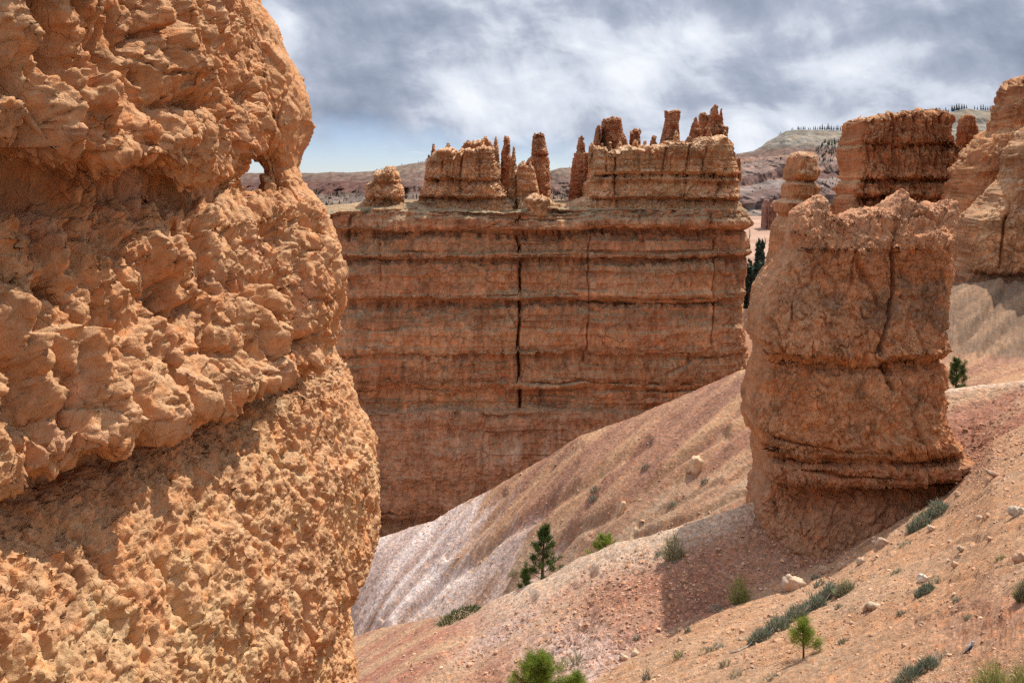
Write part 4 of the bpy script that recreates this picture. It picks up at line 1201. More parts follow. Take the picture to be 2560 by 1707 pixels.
# ------------------------------------------------------------------ rocks behind the butte, up to the right edge
def back_rocks():
    # slim pillar between the wall and the big right-hand cliff
    base = P(1970, 760, 104)
    pc = rock_color(1.4, (.43, .215, .095), (.40, .17, .075), PALE, .6, .45, 700)
    o = fin('rock_pillar', M['far_rock'], 104, 4.2, [(380, 1974), (424, 1958), (446, 1959), (452, 1964), (458, 1955), (480, 1953), (497, 1951), (503, 1934), (530, 1936), (538, 1942), (565, 1926), (610, 1922), (640, 1918), (655, 1912), (680, 1898), (715, 1878), (800, 1868), (900, 1850)],
            [(380, 2040), (427, 2048), (452, 2043), (460, 2040), (467, 2052), (478, 2050), (489, 2042), (500, 2040), (560, 2050), (700, 2070), (900, 2090)],
            [(1970, 388), (1980, 381), (2000, 380), (2012, 384), (2020, 380), (2030, 386), (2038, 379), (2042, 386)], 920, base, None, .5, 3, 130, 260,
            [(380, 0), (440, .5), (448, .3), (455, -.7), (462, .2), (488, .4), (497, -.3), (505, .5), (530, .3), (540, -.4), (560, .1), (650, .5), (660, -.1)], rock_disp(1.2, .3, .2, .12, .3, .06, 710, None, .2), pc)
    tag(o, 'slim orange rock pillar with a blocky head, between the long wall and the dark butte', 'rock pillar')
    # tall red cliff with bands
    base = P(2240, 720, 128)
    red = rock_color(1.6, (.46, .195, .085), (.40, .15, .062), (.47, .32, .17), .6, .5, 720)
    root = thing('banded_cliff', 'big red banded cliff with a flat crumbly top rising behind the dark butte', 'cliff', base)
    prof = [(270, 0), (300, .2), (355, .5), (362, -.6), (372, -.3), (420, .5), (445, .9), (452, -.5), (462, .3), (485, .9), (493, -.4), (510, .2), (520, .9), (545, .6), (570, .8), (580, -.3), (700, .5)]
    fin('cliff_face', M['far_rock'], 128, 6, [(280, 2122), (310, 2108), (350, 2102), (358, 2104), (370, 2092), (400, 2092), (430, 2098), (448, 2100), (456, 2090), (475, 2084), (486, 2092), (500, 2078), (520, 2074), (545, 2078), (700, 2060), (900, 2050)],
        [(280, 2384), (345, 2378), (356, 2376), (375, 2420), (420, 2480), (900, 2600)],
        [(2108, 310), (2124, 297), (2150, 293), (2170, 290), (2190, 280), (2200, 284), (2230, 280), (2250, 276), (2276, 272), (2292, 282), (2298, 290), (2308, 278), (2318, 284), (2328, 272), (2345, 272), (2356, 284), (2372, 282), (2384, 290)], 800, base, root, .5, 9, 360, 330, prof, rock_disp(1.5, .7, .36, .17, .95, .05, 730, None, .16), red, yc=133, rag=15, flank=.8)
    fin('turret', M['far_rock'], 131, 2.4, [(285, 2400), (320, 2392), (360, 2388), (420, 2386)], [(285, 2430), (300, 2438), (320, 2446), (345, 2446), (420, 2452)], [(2394, 296), (2408, 288), (2416, 292), (2424, 287), (2434, 292), (2442, 308)], 440, base, root, .4, 3, 80, 100, None, rock_disp(1.3, .4, .4, .15, .3, .18, 745), red, rag=14)
    # the red buttress climbing to the right edge
    base = P(2500, 560, 112)
    red2 = rock_color(1.6, (.46, .20, .085), (.40, .155, .065), (.46, .30, .16), .5, .5, 750)
    o = fin('rock_spur', M['far_rock'], 112, 8, [(180, 2520), (200, 2514), (215, 2500), (240, 2492), (262, 2480), (300, 2474), (325, 2466), (340, 2440), (380, 2400), (430, 2372), (520, 2350), (700, 2330), (900, 2320)], [(150, 2760), (900, 2860)],
            [(2478, 262), (2500, 216), (2524, 202), (2536, 190), (2548, 186), (2570, 180), (2620, 160), (2700, 120), (2760, 130)], 850, base, None, .8, 4, 260, 300,
            [(180, 0), (300, .3), (318, -.4), (330, .2), (430, .8), (445, -.4), (470, .6), (520, .4)], rock_disp(1.5, .9, .5, .22, .6, .03, 760, None, .1), red2, yc=114, rag=14, flank=.9)
    tag(o, 'steep rust red rock spur climbing to the right edge above the banded cliff', 'rock spur')
    # nearer tan cliff at the right edge
    base = ground_at(2500, 62)
    tanc = rock_color(1.0, (.43, .225, .105), (.40, .18, .08), PALE, .4, .45, 770)

    def ex(p, px, py):
        wpx = px + 3 * perlin(p * .9, 771)
        dd = polydist(wpx.astype(f32), py.astype(f32), [(2455, 500), (2468, 540), (2462, 590), (2452, 640), (2450, 680)])
        dd2 = polydist(wpx.astype(f32), py.astype(f32), [(2452, 505), (2466, 520), (2462, 545)])
        return -.55 * np.exp(-(dd / 3.5) ** 2) - .2 * np.exp(-(dd / 12) ** 2) - .4 * np.exp(-(dd2 / 5) ** 2)

    def tc(p, px, py, N):
        t = tanc(p, px, py, N)
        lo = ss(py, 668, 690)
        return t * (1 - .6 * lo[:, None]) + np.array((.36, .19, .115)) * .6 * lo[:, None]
    o = fin('tan_cliff', M['wall_rock'], 64, 3.5, [(300, 2566), (320, 2552), (345, 2533), (366, 2513), (391, 2501), (421, 2498), (449, 2495), (456, 2482), (473, 2465), (495, 2446), (513, 2430), (530, 2408), (547, 2392), (600, 2380), (680, 2372), (900, 2360)], [(200, 2760), (900, 2860)],
            [(2500, 400), (2535, 340), (2566, 303), (2620, 280), (2700, 250), (2760, 260)], 830, base, None, .7, 4, 240, 300,
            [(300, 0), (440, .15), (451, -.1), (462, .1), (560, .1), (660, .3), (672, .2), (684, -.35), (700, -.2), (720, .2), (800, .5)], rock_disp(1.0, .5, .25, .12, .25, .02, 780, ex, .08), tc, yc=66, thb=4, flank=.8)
    tag(o, 'smooth tan cliff with a thin branching crack at the right edge, above the streaked apron', 'cliff')


back_rocks()


# ------------------------------------------------------------------ far mesas
def hills():
    def mesa(name, d0, d1, crest, foot, cols, colorf, nr=150, seed=800, gul=1.0):
        px = np.linspace(cols[0], cols[1], cols[2])
        cr = np.interp(px, [q[0] for q in crest], [q[1] for q in crest])
        cr = cr + 1.2 * perlin(np.stack([px * .06, px * 0, px * 0], 1), seed) + .5 * perlin(np.stack([px * .3, px * 0, px * 0], 1), seed + 1)
        v = np.linspace(0, 1, nr)[:, None]
        zc = (HY - cr)[None] / F * d1
        zf = (HY - foot) / F * d0
        # stepped profile: talus, red cliff, talus, upper cliff
        dep = np.interp(v.ravel(), [0, .22, .3, .5, .6, .85, .9, 1], [0, .34, .36, .60, .63, .9, .92, 1.0])[:, None]
        D = d0 + (d1 - d0) * dep + 0 * px[None]
        Z = zf + (zc - zf) * v
        X = (px - CX)[None] / F * D
        p = np.stack([X.ravel(), D.ravel(), Z.ravel()], 1)
        u = d1 / 2600.
        g = ridged(np.stack([p[:, 0] / (150 * u), p[:, 1] / (500 * u), p[:, 2] / (400 * u)], 1), 4, seed + 3, .55)
        g2 = ridged(np.stack([p[:, 0] / (38 * u), p[:, 1] / (200 * u), p[:, 2] / (90 * u)], 1), 3, seed + 6)
        g3 = ridged(np.stack([p[:, 0] / (14 * u), p[:, 1] / (120 * u), p[:, 2] / (26 * u)], 1), 3, seed + 8)
        off = (g * 80 + g2 * 26 + g3 * 8) * u * gul * np.broadcast_to(np.sin(np.pi * np.clip(v, .02, 1)) ** .5, X.shape).ravel()
        Y = p[:, 1] - off
        X2 = p[:, 0] * Y / p[:, 1]
        Z2 = p[:, 2] * Y / p[:, 1]
        P3 = np.stack([X2, Y, Z2], 1)
        G = P3.reshape(D.shape + (3,))
        # plateau behind the rim
        bk = G[-1].copy()
        bk2 = bk * 1.5
        bk2[:, 2] = bk[:, 2] - 40
        G = np.concatenate([G, (bk * 1.12 - [0, 0, 6])[None], bk2[None]])
        N = grid_normals(G, False).reshape(-1, 3)
        q = G.reshape(-1, 3)
        pxx, py = CX + q[:, 0] / q[:, 1] * F, HY - q[:, 2] / q[:, 1] * F
        o = mesh_obj(name, q, grid_quads(G.shape[0], G.shape[1]), M['hill_earth'], None, G[0, G.shape[1] // 2], np.clip(colorf(q, pxx, py, N), .02, .9))
        o['kind'] = 'structure'
        return G

    def c_left(p, px, py, N):
        n = fbm(p / np.array([90, 90, 30]), 4, 810, .6)
        n2 = fbm(p / np.array([25, 80, 25]), 3, 811, .6)
        t = np.tile((.36, .26, .20), (len(p), 1))
        b = py + 9 * n
        stops = [(425, (.42, .33, .24)), (437, (.36, .235, .175)), (452, (.31, .185, .145)), (458, (.25, .115, .085)), (480, (.28, .145, .11)), (490, (.36, .27, .215)), (540, (.42, .33, .27)), (600, (.4, .3, .24))]
        for c in range(3):
            t[:, c] = np.interp(b, [s[0] for s in stops], [s[1][c] for s in stops])
        rise = ss(px, 960, 1040)
        t = t * (1 - .6 * rise[:, None]) + lerp((.38, .23, .17), (.40, .28, .22), ss(n, -.3, .3)) * .6 * rise[:, None]
        return .43 * t * (1 + .75 * n2[:, None])

    def c_right(p, px, py, N):
        n = fbm(p / np.array([70, 70, 25]), 4, 820, .6)
        n2 = fbm(p / np.array([18, 60, 14]), 3, 821, .65)
        bed = perlin(np.stack([p[:, 0] / 900, p[:, 1] / 900, p[:, 2] / 7], 1), 822)
        b = py + 10 * n - np.interp(px, [1834, 1960, 2110, 2400, 2600], [20, 0, 0, -20, -20])
        t = np.zeros((len(p), 3))
        stops = [(318, (.36, .30, .22)), (330, (.36, .31, .25)), (352, (.40, .35, .28)), (366, (.34, .28, .225)), (374, (.31, .195, .15)), (390, (.34, .21, .16)), (398, (.42, .29, .235)), (424, (.40, .265, .21)), (430, (.27, .15, .12)),
                 (444, (.30, .165, .13)), (449, (.42, .34, .30)), (470, (.33, .22, .185)), (498, (.30, .19, .16)), (508, (.52, .42, .35)), (540, (.5, .35, .26)), (600, (.5, .33, .24))]
        for c in range(3):
            t[:, c] = np.interp(b, [s[0] for s in stops], [s[1][c] for s in stops])
        return .56 * t * (1 + .6 * n2 + .55 * bed)[:, None]
    GL = mesa('plateau_hills', 3000, 4300, [(300, 436), (560, 433), (740, 432), (790, 433), (830, 430), (870, 432), (930, 428), (975, 420), (1000, 414), (1050, 406), (1080, 402), (1200, 404), (1300, 416), (1376, 427), (1400, 420), (1430, 419), (1600, 425), (1900, 440)], 585, (250, 1950, 1000), c_left)
    GR = mesa('mesa_hills', 1700, 2500, [(1500, 410), (1700, 392), (1834, 385), (1855, 383), (1884, 377), (1906, 365), (1919, 353), (1942, 342), (1965, 328), (1988, 325), (2034, 325), (2103, 327), (2240, 300), (2382, 281), (2415, 272), (2473, 278), (2600, 276), (3000, 270)], 590, (1560, 3000, 1000), c_right, nr=190, seed=850, gul=.6)
    return GL, GR


GL, GR = hills()


def hill_point(G, px, py):
    """front-most hill vertex near a photograph pixel"""
    q = G.reshape(-1, 3)
    x, y = CX + q[:, 0] / q[:, 1] * F, HY - q[:, 2] / q[:, 1] * F
    e = (x - px) ** 2 + (y - py) ** 2
    k = np.argpartition(e, 4)[:4]
    return q[k[np.argmin(q[k, 1])]]


# ------------------------------------------------------------------ vegetation
def tube(pts, rad, n=6):
    pts = np.asarray(pts, float)
    V, Q = [], []
    for i, p in enumerate(pts):
        a = pts[max(i - 1, 0)]
        b = pts[min(i + 1, len(pts) - 1)]
        t = (b - a) / max(np.linalg.norm(b - a), 1e-9)
        u = np.cross(t, [.31, .9, .2]); u /= max(np.linalg.norm(u), 1e-9)
        v = np.cross(t, u)
        for j in range(n):
            w = 2 * math.pi * j / n
            V.append(p + rad[i] * (u * math.cos(w) + v * math.sin(w)))
    for i in range(len(pts) - 1):
        for j in range(n):
            Q.append((i * n + j, i * n + (j + 1) % n, (i + 1) * n + (j + 1) % n, (i + 1) * n + j))
    return V, Q


class Soup:
    def __init__(self):
        self.V, self.Q, self.T = [], [], []

    def tube(self, pts, rad, n=6):
        v, q = tube(pts, rad, n)
        o = len(self.V)
        self.V += list(v)
        self.Q += [tuple(i + o for i in f) for f in q]

    def blade(self, p, d, ln, w, rng):
        d = np.asarray(d, float); d /= max(np.linalg.norm(d), 1e-9)
        s = np.cross(d, rng.normal(size=3)); s /= max(np.linalg.norm(s), 1e-9)
        o = len(self.V)
        self.V += [p - s * w / 2, p + s * w / 2, p + d * ln]
        self.T.append((o, o + 1, o + 2))

    def build(self, name, mat, parent, base):
        return mesh_obj(name, np.array(self.V), self.Q if self.Q else None, mat, parent, base, None, self.T if self.T else None, False)


def pine(name, base, h, label, cat='pine tree', seed=0, mat='needle', needle=.1, nw=.012, limbs=26, first=.28, spread=.32, tufts=3, per=46, bend=0.0, shape=1.0, group=None, inner=.45):
    rng = np.random.default_rng(seed)
    base = np.asarray(base, float)
    root = thing(name, label, cat, base, group)
    tr, cr = Soup(), Soup()
    b0 = base - [0, 0, .06 * h]
    pts = [b0 + np.array([bend * h * (s ** 2) + .012 * h * math.sin(5 * s + seed), .01 * h * math.sin(4 * s), 1.06 * h * s]) for s in np.linspace(0, 1, 9)]
    tr.tube(pts, [.028 * h * (1 - .8 * s) + .003 * h for s in np.linspace(0, 1, 9)], 8)

    def at(s):
        i = min(int(s * 8), 7)
        return pts[i] + (pts[i + 1] - pts[i]) * (s * 8 - i)

    def tuft(p, d, size=1.0):
        d = np.asarray(d) / np.linalg.norm(d)
        for _ in range(per):
            v = rng.normal(size=3); v /= np.linalg.norm(v)
            v = v + .75 * d
            cr.blade(p + rng.normal(size=3) * needle * .30 + d * rng.uniform(-.9, .3) * needle, v, needle * size * rng.uniform(.65, 1.15), nw * rng.uniform(.7, 1.3), rng)
    for k in range(limbs):
        s = first + (1 - first) * (k + rng.uniform(-.3, .3)) / limbs
        s = min(max(s, first * .9), .99)
        az = k * 2.399 + rng.uniform(-.4, .4)
        ln = h * spread * ((1 - s) ** .75 * shape + .10) * rng.uniform(.65, 1.2) / (1 - first) ** .75
        up = .15 + .55 * s + rng.uniform(-.15, .15)
        d = np.array([math.cos(az), math.sin(az), up])
        p0 = at(s)
        p1 = p0 + d * ln * .6
        p2 = p1 + (d + [0, 0, .45]) * ln * .4
        tr.tube([p0, p1, p2], [.006 * h, .004 * h, .002 * h], 4)
        for j in range(tufts):
            f = inner + (1 - inner) * (j + 1) / tufts
            q = p0 + (p1 - p0) * min(f / .6, 1) if f < .6 else p1 + (p2 - p1) * (f - .6) / .4
            q = q + rng.normal(size=3) * ln * .10
            tuft(q, d + [0, 0, .6], 1.0)
    tuft(at(.995), (0, 0, 1))
    tuft(at(.96), (0, 0, 1))
    tr.build('trunk', M['bark'], root, base)
    cr.build('crown', M[mat], root, base)
    return root


def shrub(name, base, w, h, label, cat='shrub', seed=0, mat='sage', n=260, bw=.008, dirx=None, lean=(0, 0, 0), group=None, stems=6):
    """a clump: stems from a root with many fine blades"""
    rng = np.random.default_rng(seed)
    base = np.asarray(base, float)
    root = thing(name, label, cat, base, group)
    st, lv = Soup(), Soup()
    ax = np.array(dirx if dirx is not None else (1, 0, 0), float)
    for _ in range(stems):
        a = rng.uniform(0, 2 * math.pi)
        o = ax * rng.uniform(-.4, .4) * w
        tip = o + np.array([math.cos(a) * w * .35, math.sin(a) * w * .3, h * rng.uniform(.5, .8)]) + np.array(lean) * h
        st.tube([base + o - [0, 0, .03], base + o * .6 + tip * .4 - o * .0, base + tip], [bw * 1.1, bw * .8, bw * .4], 4)
    for _ in range(n):
        a = rng.uniform(0, 2 * math.pi)
        r = math.sqrt(rng.uniform(0, 1))
        o = ax * math.cos(a) * r * .5 * w + np.array([-ax[1], ax[0], 0]) * math.sin(a) * r * .28 * w
        hh = h * (1 - .75 * r * r) * rng.uniform(.15, 1.0)
        d = np.array([math.cos(a) * .6 * r, math.sin(a) * .6 * r, 1]) + rng.normal(size=3) * .35 + np.array(lean)
        ln = h * rng.uniform(.25, .55)
        lv.blade(base + o + [0, 0, max(hh - ln * .5, -.02)], d, ln, bw * rng.uniform(.7, 1.5), rng)
    st.build('stem', M['twig'], root, base)
    lv.build('foliage', M[mat], root, base)
    return root


def plants():
    # trees
    g = ground_at(1358, 40.0)
    foot = g
    pine('pine_tree', foot, P(1360, 1318, 40.0)[2] - foot[2], 'tallest dark green pine, standing alone behind the middle spur', seed=3, needle=.15, nw=.022, limbs=30, first=.30, spread=.22, tufts=3, per=64)
    g = ground_at(1312, 40.0)
    pine('pine_sapling', g, P(1312, 1424, 40.0)[2] - g[2], 'small bushy pine just left of the tallest pine', seed=5, mat='needle_mid', needle=.14, nw=.018, limbs=14, first=.15, spread=.30, tufts=3, per=60)
    g = ground_at(1515, 38.6)
    pine('pine_sapling', g, P(1515, 1344, 38.6)[2] - g[2], 'squat yellow green pine peeping over the pale crest of the middle spur', seed=8, mat='needle_bright', needle=.15, nw=.02, limbs=18, first=.1, spread=.5, tufts=3, per=70)
    g = ground(2008, 1644)
    pine('pine_sapling', g, P(2008, 1553, g[1])[2] - g[2], 'small bright green pine with bare lower trunk and long shadow on the near slope', seed=13, mat='needle_bright', needle=.145, nw=.007, limbs=9, first=.25, spread=.46, tufts=4, per=95, shape=.8, inner=.74)
    g = ground_at(2392, 43.6)
    pine('pine_sapling', g, P(2392, 902, 43.6)[2] - g[2], 'open green pine against the right flank of the dark butte', seed=21, mat='needle', needle=.15, nw=.02, limbs=26, first=.14, spread=.34, tufts=4, per=60)
    g = ground_at(1345, 22.5)
    pine('pine_sapling', g, P(1345, 1652, 22.5)[2] - g[2], 'rounded bright green pine top rising from the bottom edge', seed=31, mat='needle_bright', needle=.15, nw=.0075, limbs=40, first=.35, spread=.36, tufts=4, per=150, shape=1.0)
    g = ground_at(1438, 22)
    pine('pine_sapling', g, P(1438, 1688, 22)[2] - g[2], 'tiny pine tip beside the rounded one at the bottom edge', seed=33, mat='needle_bright', needle=.14, nw=.0075, limbs=14, first=.3, spread=.34, tufts=3, per=140)

    # shrubs: (column, row, width px, height px, material, name, label)
    S = [
        (1684, 1398, 46, 78, 'dry_grass', 'rabbitbrush', 'tall wispy grey green bush on the crest left of the dark butte'),
        (1848, 1508, 40, 76, 'rabbit_brush', 'rabbitbrush', 'leggy yellow green bush in the shadow of the dark butte'),
        (1790, 1528, 40, 26, 'sage', 'grass_tuft', 'dark flattened tuft left of the leggy bush in the shade'),
        (2298, 1322, 62, 44, 'sage', 'sagebrush', 'dense green tuft below the dark butte, lower of a joined pair'),
        (2342, 1286, 66, 40, 'sage', 'sagebrush', 'dense green tuft below the dark butte, upper of a joined pair'),
        (1898, 1600, 62, 34, 'sage', 'sagebrush', 'blue green shrub at the lower end of the long shrub row'),
        (1940, 1576, 66, 44, 'sage', 'sagebrush', 'second blue green shrub from the lower end of the long row'),
        (1988, 1548, 68, 42, 'sage', 'sagebrush', 'middle blue green shrub of the long row above the sapling'),
        (2034, 1522, 62, 44, 'sage', 'sagebrush', 'fourth blue green shrub up the long row above the sapling'),
        (2072, 1496, 56, 46, 'sage', 'sagebrush', 'grey blue shrub near the upper end of the long row'),
        (2110, 1482, 50, 38, 'dry_grass', 'sagebrush', 'paler olive shrub ending the long row at its top'),
        (2312, 1482, 54, 26, 'sage', 'sagebrush', 'low green shrub just under a pale square boulder'),
        (2338, 1458, 40, 24, 'dry_grass', 'sagebrush', 'small olive shrub beside a pale square boulder'),
        (2270, 1700, 76, 40, 'sage', 'sagebrush', 'soft grey green sage cushion at the bottom edge, lowest of three'),
        (2316, 1672, 60, 36, 'sage', 'sagebrush', 'soft grey green sage cushion, middle of three by the bottom edge'),
        (2350, 1648, 54, 24, 'sage', 'sagebrush', 'soft grey green sage cushion, top of three by the bottom edge'),
        (2480, 1740, 84, 100, 'rabbit_brush', 'rabbitbrush', 'tall yellow green bush in the bottom right corner, left of two'),
        (2556, 1740, 70, 92, 'rabbit_brush', 'rabbitbrush', 'yellow green bush cut by the right edge in the bottom corner'),
        (1150, 1544, 110, 30, 'needle', 'juniper_shrub', 'low spreading green shrub on the red crest near the left cliff'),
        (1106, 1552, 50, 18, 'dry_grass', 'grass_tuft', 'olive tuft at the downhill end of the low spreading shrub'),
        (1487, 1228, 26, 18, 'sage', 'grass_tuft', 'dark tuft alone on the far spur, upper of two'),
        (1484, 1252, 24, 18, 'sage', 'grass_tuft', 'dark tuft alone on the far spur, lower of two'),
        (1612, 1172, 24, 16, 'sage', 'grass_tuft', 'dark tuft high on the far spur near its gullies'),
        (1284, 1440, 22, 22, 'dry_grass', 'grass_tuft', 'faded round tuft left of the small bushy pine'),
        (1650, 1385, 26, 14, 'sage', 'grass_tuft', 'short grey tuft beside the wispy crest bush'),
        (2048, 1464, 30, 24, 'sage', 'grass_tuft', 'small green tuft below the largest pale boulder'),
        (2038, 1448, 24, 18, 'sage', 'grass_tuft', 'dark tuft right beside the largest pale boulder'),
        (1762, 1632, 40, 20, 'dry_grass', 'grass_tuft', 'faint grey tuft at the lower left of the shrub row'),
        (1792, 1622, 36, 18, 'sage', 'grass_tuft', 'flat green tuft left of the long shrub row'),
        (1696, 1645, 24, 22, 'rabbit_brush', 'grass_tuft', 'thin yellow tuft on the near slope by the red gully'),
        (1720, 1580, 20, 16, 'sage', 'grass_tuft', 'lone green tuft at the foot of the butte shadow'),
        (1838, 1692, 44, 22, 'dry_grass', 'grass_tuft', 'dry olive tuft at the bottom edge left of the sapling'),
        (1925, 1700, 50, 22, 'dry_grass', 'grass_tuft', 'dry olive tuft at the bottom edge under the sapling'),
        (1812, 1662, 30, 18, 'dry_grass', 'grass_tuft', 'faded tuft midway between the shrub row and bottom edge'),
        (1616, 1700, 22, 34, 'sage', 'grass_tuft', 'dark upright tuft at the bottom edge near the gully'),
        (1592, 1598, 24, 16, 'sage', 'grass_tuft', 'small dark tuft in the red gully bed'),
        (2240, 1432, 30, 14, 'dry_grass', 'grass_tuft', 'thin olive tuft on bare gravel right of the pale boulder'),
        (2250, 1536, 22, 14, 'sage', 'grass_tuft', 'small tuft just right of the cracked brown boulder'),
        (2264, 1362, 34, 14, 'dry_grass', 'grass_tuft', 'thin tuft on the slope under the joined green pair'),
        (2500, 1400, 34, 16, 'rabbit_brush', 'grass_tuft', 'sparse yellow tuft among gravel near the right edge'),
        (2390, 1505, 28, 16, 'sage', 'grass_tuft', 'faint green tuft right of the pale square boulder'),
        (1430, 1665, 70, 44, 'dry_grass', 'rabbitbrush', 'sparse leaning yellow bush in the gully by the pine tops'),
        (1760, 1205, 22, 14, 'sage', 'grass_tuft', 'grey tuft on the far spur near the butte edge'),
        (1680, 1266, 24, 16, 'sage', 'grass_tuft', 'dark tuft in the lower wash of the far spur'),
        (2096, 1520, 22, 14, 'dry_grass', 'grass_tuft', 'tiny tuft under the top end of the shrub row'),
        (2108, 1606, 26, 18, 'dry_grass', 'grass_tuft', 'faint olive tuft on the path right of the sapling'),
        (2420, 1548, 24, 16, 'dry_grass', 'grass_tuft', 'faint olive tuft on the red rubble mound'),
        (2556, 1500, 30, 60, 'dry_grass', 'grass_tuft', 'dark scrub cut by the right edge over red rubble'),
    ]
    for i, (px, py, w, h, mat, nm, lb) in enumerate(S):
        g = ground(px, py)
        sc = g[1] / F
        big = w * h > 1400
        shrub(nm, g, w * sc, h * sc, lb, 'grass tuft' if nm == 'grass_tuft' else 'shrub', 1000 + i, mat, (150 if 'sparse leaning' in lb else 330 if 'wispy' in lb or 'leggy' in lb else 620) if big else 90, (1.7 if big else 1.5) * sc, None if w < 1.2 * h else (.93, .2, .30 if g[1] < 40 else .25), (.0, 0, 0))


plants()


# ------------------------------------------------------------------ boulders, gravel, driftwood, bird
def rock_mesh(rng, nlat=14, nlon=20, seed=0):
    th = np.linspace(0, math.pi, nlat)
    ph = np.linspace(0, 2 * math.pi, nlon, endpoint=False)
    T, Pp = np.meshgrid(th, ph, indexing='ij')
    d = np.stack([np.sin(T) * np.cos(Pp), np.sin(T) * np.sin(Pp), np.cos(T)], -1).reshape(-1, 3)
    b, _, _ = blocks(d * 1.1 + seed * 3.7, seed, .9, .25, .2)
    c, _, _ = blocks(d * 2.7 + seed * 1.9, seed + 1, 1.0, .25, .2)
    r = 1 + .26 * b + .13 * c + .12 * fbm(d * 1.5 + seed, 2, seed)
    dd = np.sign(d) * np.abs(d) ** .62
    return dd * r[:, None], grid_quads(nlat, nlon, True)


